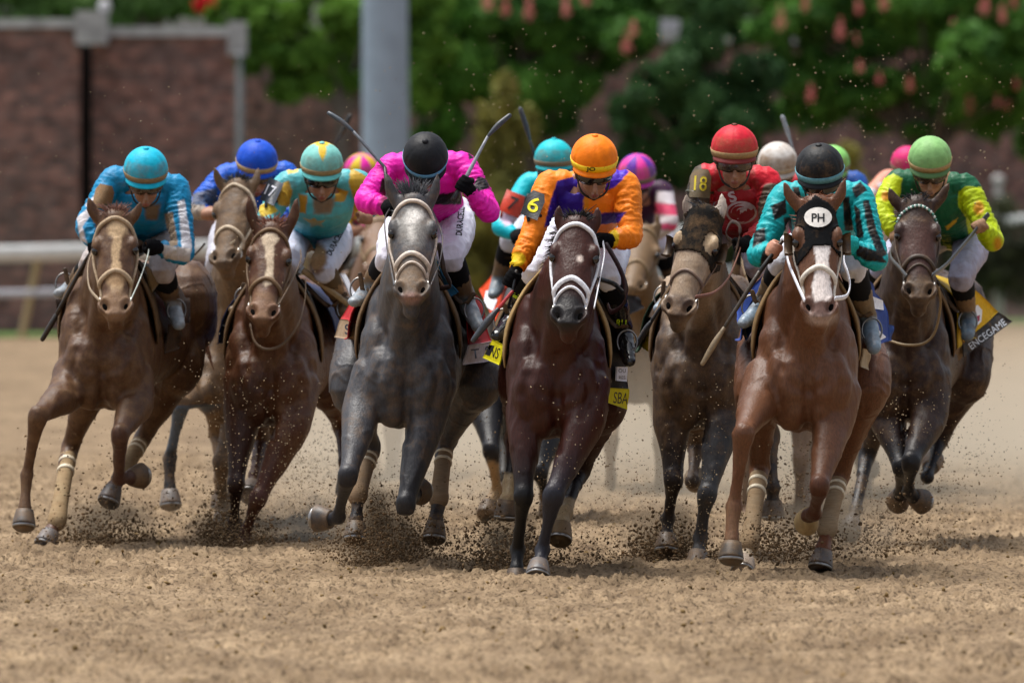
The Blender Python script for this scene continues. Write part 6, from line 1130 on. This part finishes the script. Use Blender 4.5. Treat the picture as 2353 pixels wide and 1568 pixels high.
H14, J14 = back(350, 845, 905, (872,500), (866,620), ((852,476),(892,476)), (830,392,40), [(788,440),(782,500),(802,534)], [(880,440),(900,500),(812,532)], lin('6a4c38'), lin('d82a9a'), 'brown racehorse far back between the 17 jockey and the pink jockey', 'jockey far back in yellow and magenta silks with a panelled pink and yellow cap', lin('c8a820'), gore=[lin('e020a0'), lin('d8b828')]*4,
    paint=[('poly', [(770,440),(810,440),(812,500),(775,505)], (*lin('b81c70'), .05), 3), ('poly', [(812,505),(838,505),(838,545),(812,545)], (*lin('d83088'), .05), 3)])
crop(H14, [(752,366,.1,.01),(762,348,.1,.009),(782,312,.1,.010),(792,294,.1,.016),(804,266,.1,.015)], 'short black riding crop crossing behind the slate one', cols=[lin('17181b')]*3)
# ---------------------------------------------------------------- flying dirt, loose clods, dust
t = (1 + 5 ** .5) / 2; ICO = np.array([(-1,t,0),(1,t,0),(-1,-t,0),(1,-t,0),(0,-1,t),(0,1,t),(0,-1,-t),(0,1,-t),(t,0,-1),(t,0,1),(-t,0,-1),(-t,0,1)], float); ICO /= np.linalg.norm(ICO[0])
IF = np.array([(0,11,5),(0,5,1),(0,1,7),(0,7,10),(0,10,11),(1,5,9),(5,11,4),(11,10,2),(10,7,6),(7,1,8),(3,9,4),(3,4,2),(3,2,6),(3,6,8),(3,8,9),(4,9,5),(2,4,11),(6,2,10),(8,6,7),(9,8,1)])
def clods(name, C, S, col, seed, label, cat):
    r = np.random.default_rng(seed); n = len(C); V = ICO[None] * (1 + r.normal(size=(n, 12, 1)) * .28) * (S[:, None, None] * r.uniform(.6, 1.3, (n, 1, 3))) + C[:, None]; Fc = (IF[None] + np.arange(n)[:, None, None] * 12).reshape(-1, 3)
    me = bpy.data.meshes.new(name); me.vertices.add(12*n); me.vertices.foreach_set('co', V.reshape(-1, 3).astype(np.float32).ravel()); me.loops.add(60*n); me.loops.foreach_set('vertex_index', Fc.astype(np.int32).ravel()); me.polygons.add(20*n); me.polygons.foreach_set('loop_start', np.arange(0, 60*n, 3, dtype=np.int32)); me.update(calc_edges=True)
    cc = np.clip(np.array(col)[None] * r.uniform(.6, 1.45, (n, 1)), 0, 1); set_col(me, np.repeat(np.hstack([cc, np.zeros((n, 1))]), 12, axis=0)); o = link(name, me, clodm, smooth=False); tag(o, label, cat, kind='stuff'); return o
clodm = material('damp_dirt', .9, .15, (60, .3), (120, .6, .004), mud=False)
DK = lin('67543e'); r = np.random.default_rng(21); C = []; S = []; C2 = []; S2 = []
def burst(px, py, sx, sy, n, d, dd=.5, s0=.004, s1=.014, skew=0, lo=None):
    n = int(n * 3.2); s1 *= .50; s0 = .0018
    x = r.normal(px, sx, n); y = py - np.abs(r.normal(0, sy, n)) ** 1.0 + r.normal(0, sy*.2, n); x = x + (py - y) * skew; dep = d + r.uniform(-dd, dd, n)
    z = CAMH - (y - HY) * dep / F; z = np.maximum(z, .004); C.append(np.stack([(x - CX0) * dep / F, dep, z], 1)); s_ = s0 + (s1 - s0) * r.power(.35, n); S.append(s_)
g5, g7, g3, g6, g4 = 56.5, 56.2, 61.4, 58.8, 58.5
# dense piles thrown up by the planted feet
for (px, py, sx, sy, n, d, s1) in ((492,1275,30,42,700,61.3,.020), (600,1285,45,30,620,61.2,.016), (545,1275,40,26,350,61.4,.018), (1500,1298,36,32,700,59.2,.020), (1560,1296,40,34,800,59,.020), (1620,1300,20,20,160,58.8,.015), (1165,1318,50,50,750,57.4,.020), (1215,1316,24,30,260,57.1,.020), (1120,1300,50,45,300,58,.017),
    (880,1305,70,55,1300,58.4,.015), (950,1300,60,40,600,58.6,.014), (840,1260,60,60,350,58.8,.012), (865,1225,14,40,260,58.6,.011), (240,1262,70,36,560,61.5,.020), (300,1262,60,30,300,61.8,.017), (170,1262,40,20,160,61.2,.014), (1780,1285,60,40,420,57,.018), (1870,1280,70,40,420,58,.018), (1990,1270,60,40,260,59,.017), (1350,1300,70,30,260,58,.014), (2150,1275,80,20,160,60,.014)):
    burst(px, py, sx, sy*1.25, n, d, .45, .004, s1, r.uniform(-.25, .25))
# scattered clods higher up
for (px, py, sx, sy, n, d, s1) in ((300,1200,120,110,240,61.5,.013), (470,1180,90,110,260,63,.012), (700,1250,70,110,420,62,.009), (1000,1230,110,130,340,60,.010), (1150,1180,90,90,160,59,.011), (1400,1240,90,150,420,60,.010), (1790,1240,70,120,420,60,.013), (1860,1150,60,90,160,61,.013), (2070,1250,80,110,260,61,.013), (2180,1200,70,120,160,61,.010), (720,1100,60,90,240,64,.010), (2250,1100,60,140,90,62,.007)):
    burst(px, py, sx, sy, n, d, .9, .003, s1, r.uniform(-.2, .2))
clods('flying_dirt', np.vstack(C), np.concatenate(S), DK, 4, 'dark damp clods of dirt thrown up round the hooves', 'dirt')
# pale grains in the air over the dark coats and before the trees
C = []; S = []
for (px, py, sx, sy, n, d) in ((620,1080,90,170,500,59.8), (520,900,70,110,160,59.8), (1560,1120,60,140,360,57.6), (2060,960,80,90,160,58.6), (1980,1150,40,80,200,59), (1330,1000,60,150,90,55.6), (1640,950,60,120,90,57), (600,560,70,120,50,60)):
    x = r.normal(px, sx, n); y = r.normal(py, sy * .55, n); dep = d + r.uniform(-.3, .3, n); C.append(np.stack([(x - CX0) * dep / F, dep, CAMH - (y - HY) * dep / F], 1)); S.append(r.uniform(.0014, .0038, n))
n = 300; x = np.concatenate([r.normal(1400, 330, n), r.normal(2080, 170, n)]); y = np.concatenate([r.uniform(60, 470, n), r.uniform(120, 480, n)]); dep = r.uniform(60, 70, 2*n); C.append(np.stack([(x - CX0) * dep / F, dep, CAMH - (y - HY) * dep / F], 1)); S.append(r.uniform(.0018, .0045, 2*n))
n = 200; x = r.uniform(0, 1000, n); y = r.uniform(150, 480, n); dep = r.uniform(60, 68, n); C.append(np.stack([(x - CX0) * dep / F, dep, CAMH - (y - HY) * dep / F], 1)); S.append(r.uniform(.0016, .0034, n))
CC = np.vstack(C); k = CC[:, 2] > .02; clods('flying_grit', CC[k], np.concatenate(S)[k], lin('a08f74'), 5, 'pale specks of sand hanging in the air above the pack', 'grit')
# clods lying on the track
n = 3500; dep = 44 + (r.uniform(0, 1, n) ** .8) * 26; x = r.uniform(-1, 1, n) * dep * .048; z = ground_height(x, dep) + .003; s_ = .003 + .011 * r.power(.3, n)
clods('loose_clods', np.stack([x, dep, z], 1), s_, lin('75603f'), 6, 'small clods and crumbs lying on the sandy track', 'dirt')
# dust hanging behind the front row, low over the track
me = bpy.data.meshes.new('dust_cloud'); e = MB(); e.box((-2.1, 66.0, .02), (5.6, 84, 1.25), (1,1,1,0)); o = emit(e, 'dust_cloud', None, smooth=False); tag(o, 'pale dust hanging low behind the front row of horses', 'dust', kind='stuff')
m = bpy.data.materials.new('dust'); m.use_nodes = True; n_ = m.node_tree.nodes; l_ = m.node_tree.links; n_.remove(n_['Principled BSDF']); pv = n_.new('ShaderNodeVolumePrincipled'); l_.new(pv.outputs[0], n_['Material Output'].inputs['Volume']); pv.inputs['Color'].default_value = (1.0, .87, .68, 1); pv.inputs['Anisotropy'].default_value = .2
gp = n_.new('ShaderNodeNewGeometry'); sx_ = n_.new('ShaderNodeSeparateXYZ'); l_.new(gp.outputs['Position'], sx_.inputs[0]); mr = n_.new('ShaderNodeMapRange'); mr.interpolation_type = 'SMOOTHSTEP'; mr.inputs['From Min'].default_value = .25; mr.inputs['From Max'].default_value = 1.2; mr.inputs['To Min'].default_value = .10; mr.inputs['To Max'].default_value = 0.0; l_.new(sx_.outputs['Z'], mr.inputs['Value'])
nz = n_.new('ShaderNodeTexNoise'); nz.inputs['Scale'].default_value = .9; nz.inputs['Detail'].default_value = 2; l_.new(gp.outputs['Position'], nz.inputs['Vector']); m3 = n_.new('ShaderNodeMapRange'); m3.inputs['From Min'].default_value = .35; m3.inputs['From Max'].default_value = .65; m3.inputs['To Min'].default_value = .35; m3.inputs['To Max'].default_value = 1.6; l_.new(nz.outputs['Fac'], m3.inputs['Value'])
mm = n_.new('ShaderNodeMath'); mm.operation = 'MULTIPLY'; l_.new(mr.outputs[0], mm.inputs[0]); l_.new(m3.outputs[0], mm.inputs[1]); mx_ = n_.new('ShaderNodeMapRange'); mx_.interpolation_type = 'SMOOTHSTEP'; mx_.inputs['From Min'].default_value = -2.0; mx_.inputs['From Max'].default_value = -.9; l_.new(sx_.outputs['X'], mx_.inputs['Value']); m4 = n_.new('ShaderNodeMath'); m4.operation = 'MULTIPLY'; l_.new(mm.outputs[0], m4.inputs[0]); l_.new(mx_.outputs[0], m4.inputs[1]); l_.new(m4.outputs[0], pv.inputs['Density']); o.data.materials.append(m)
SC.cycles.volume_step_rate = 1; SC.cycles.volume_max_steps = 96

# brown plumes torn up by single feet
def plume(px, py, d, rx, ry, rz, dens, col, label, seed):
    rz *= 1.6; dens *= 1.2; c = PX(px, py - 40, d); e = MB(); e.ell(A(0, 0, 0), (rx, ry, rz), n=20, col=(1,1,1,0)); V, Fc, _ = e.data(); me = new_mesh(V, Fc); o = bpy.data.objects.new('dust_plume', me); COL.objects.link(o); o.location = c; tag(o, label, 'dust', kind='stuff')
    m = bpy.data.materials.new('plume'); m.use_nodes = True; n = m.node_tree.nodes; l = m.node_tree.links; n.remove(n['Principled BSDF']); p = n.new('ShaderNodeVolumePrincipled'); l.new(p.outputs[0], n['Material Output'].inputs['Volume']); p.inputs['Color'].default_value = (*col, 1)
    tc = n.new('ShaderNodeTexCoord'); mp = n.new('ShaderNodeMapping'); mp.inputs['Scale'].default_value = (1/rx, 1/ry, 1/rz); l.new(tc.outputs['Object'], mp.inputs[0]); ln = n.new('ShaderNodeVectorMath'); ln.operation = 'LENGTH'; l.new(mp.outputs[0], ln.inputs[0])
    mr = n.new('ShaderNodeMapRange'); mr.inputs['From Min'].default_value = .1; mr.inputs['From Max'].default_value = 1.0; mr.inputs['To Min'].default_value = 1.0; mr.inputs['To Max'].default_value = 0.0; l.new(ln.outputs['Value'], mr.inputs['Value'])
    nz = n.new('ShaderNodeTexNoise'); nz.inputs['Scale'].default_value = 7; nz.inputs['Detail'].default_value = 5; nz.noise_dimensions = '4D'; nz.inputs['W'].default_value = seed; l.new(tc.outputs['Object'], nz.inputs['Vector']); m2 = n.new('ShaderNodeMapRange'); m2.inputs['From Min'].default_value = .42; m2.inputs['From Max'].default_value = .66; l.new(nz.outputs['Fac'], m2.inputs['Value'])
    q = n.new('ShaderNodeMath'); q.operation = 'MULTIPLY'; l.new(mr.outputs[0], q.inputs[0]); l.new(m2.outputs[0], q.inputs[1]); q2 = n.new('ShaderNodeMath'); q2.operation = 'MULTIPLY'; q2.inputs[1].default_value = dens; l.new(q.outputs[0], q2.inputs[0]); l.new(q2.outputs[0], p.inputs['Density']); me.materials.append(m)
plume(890, 1262, 58.9, .34, .4, .17, 14, (.42,.32,.22), 'brown dust plume under the grey horse', 1)
plume(855, 1190, 58.9, .09, .2, .18, 12, (.42,.32,.22), 'thin brown jet of dust at the hind bandage of the grey horse', 2)
plume(705, 1255, 62.2, .34, .5, .14, 7, (.92,.80,.64), 'pale puff of dust between the chestnut and the grey horse', 3)
plume(540, 1262, 61.8, .30, .4, .12, 12, (.45,.35,.25), 'brown dust plume at the buried feet of the chestnut horse', 4)
plume(1530, 1262, 59.4, .26, .4, .12, 12, (.42,.32,.22), 'brown dust plume at the feet of the horse with number 18', 5)
plume(1170, 1275, 57.6, .2, .4, .10, 10, (.42,.32,.22), 'brown dust plume by the black foreleg of the dark bay horse', 6)
plume(240, 1240, 62.0, .34, .5, .11, 7, (.48,.38,.27), 'brown dust plume behind the feet of the far left horse', 7)
plume(1900, 1255, 58.6, .4, .6, .13, 6, (.6,.48,.35), 'thin dust plume behind the bandaged legs of the bright chestnut', 8)
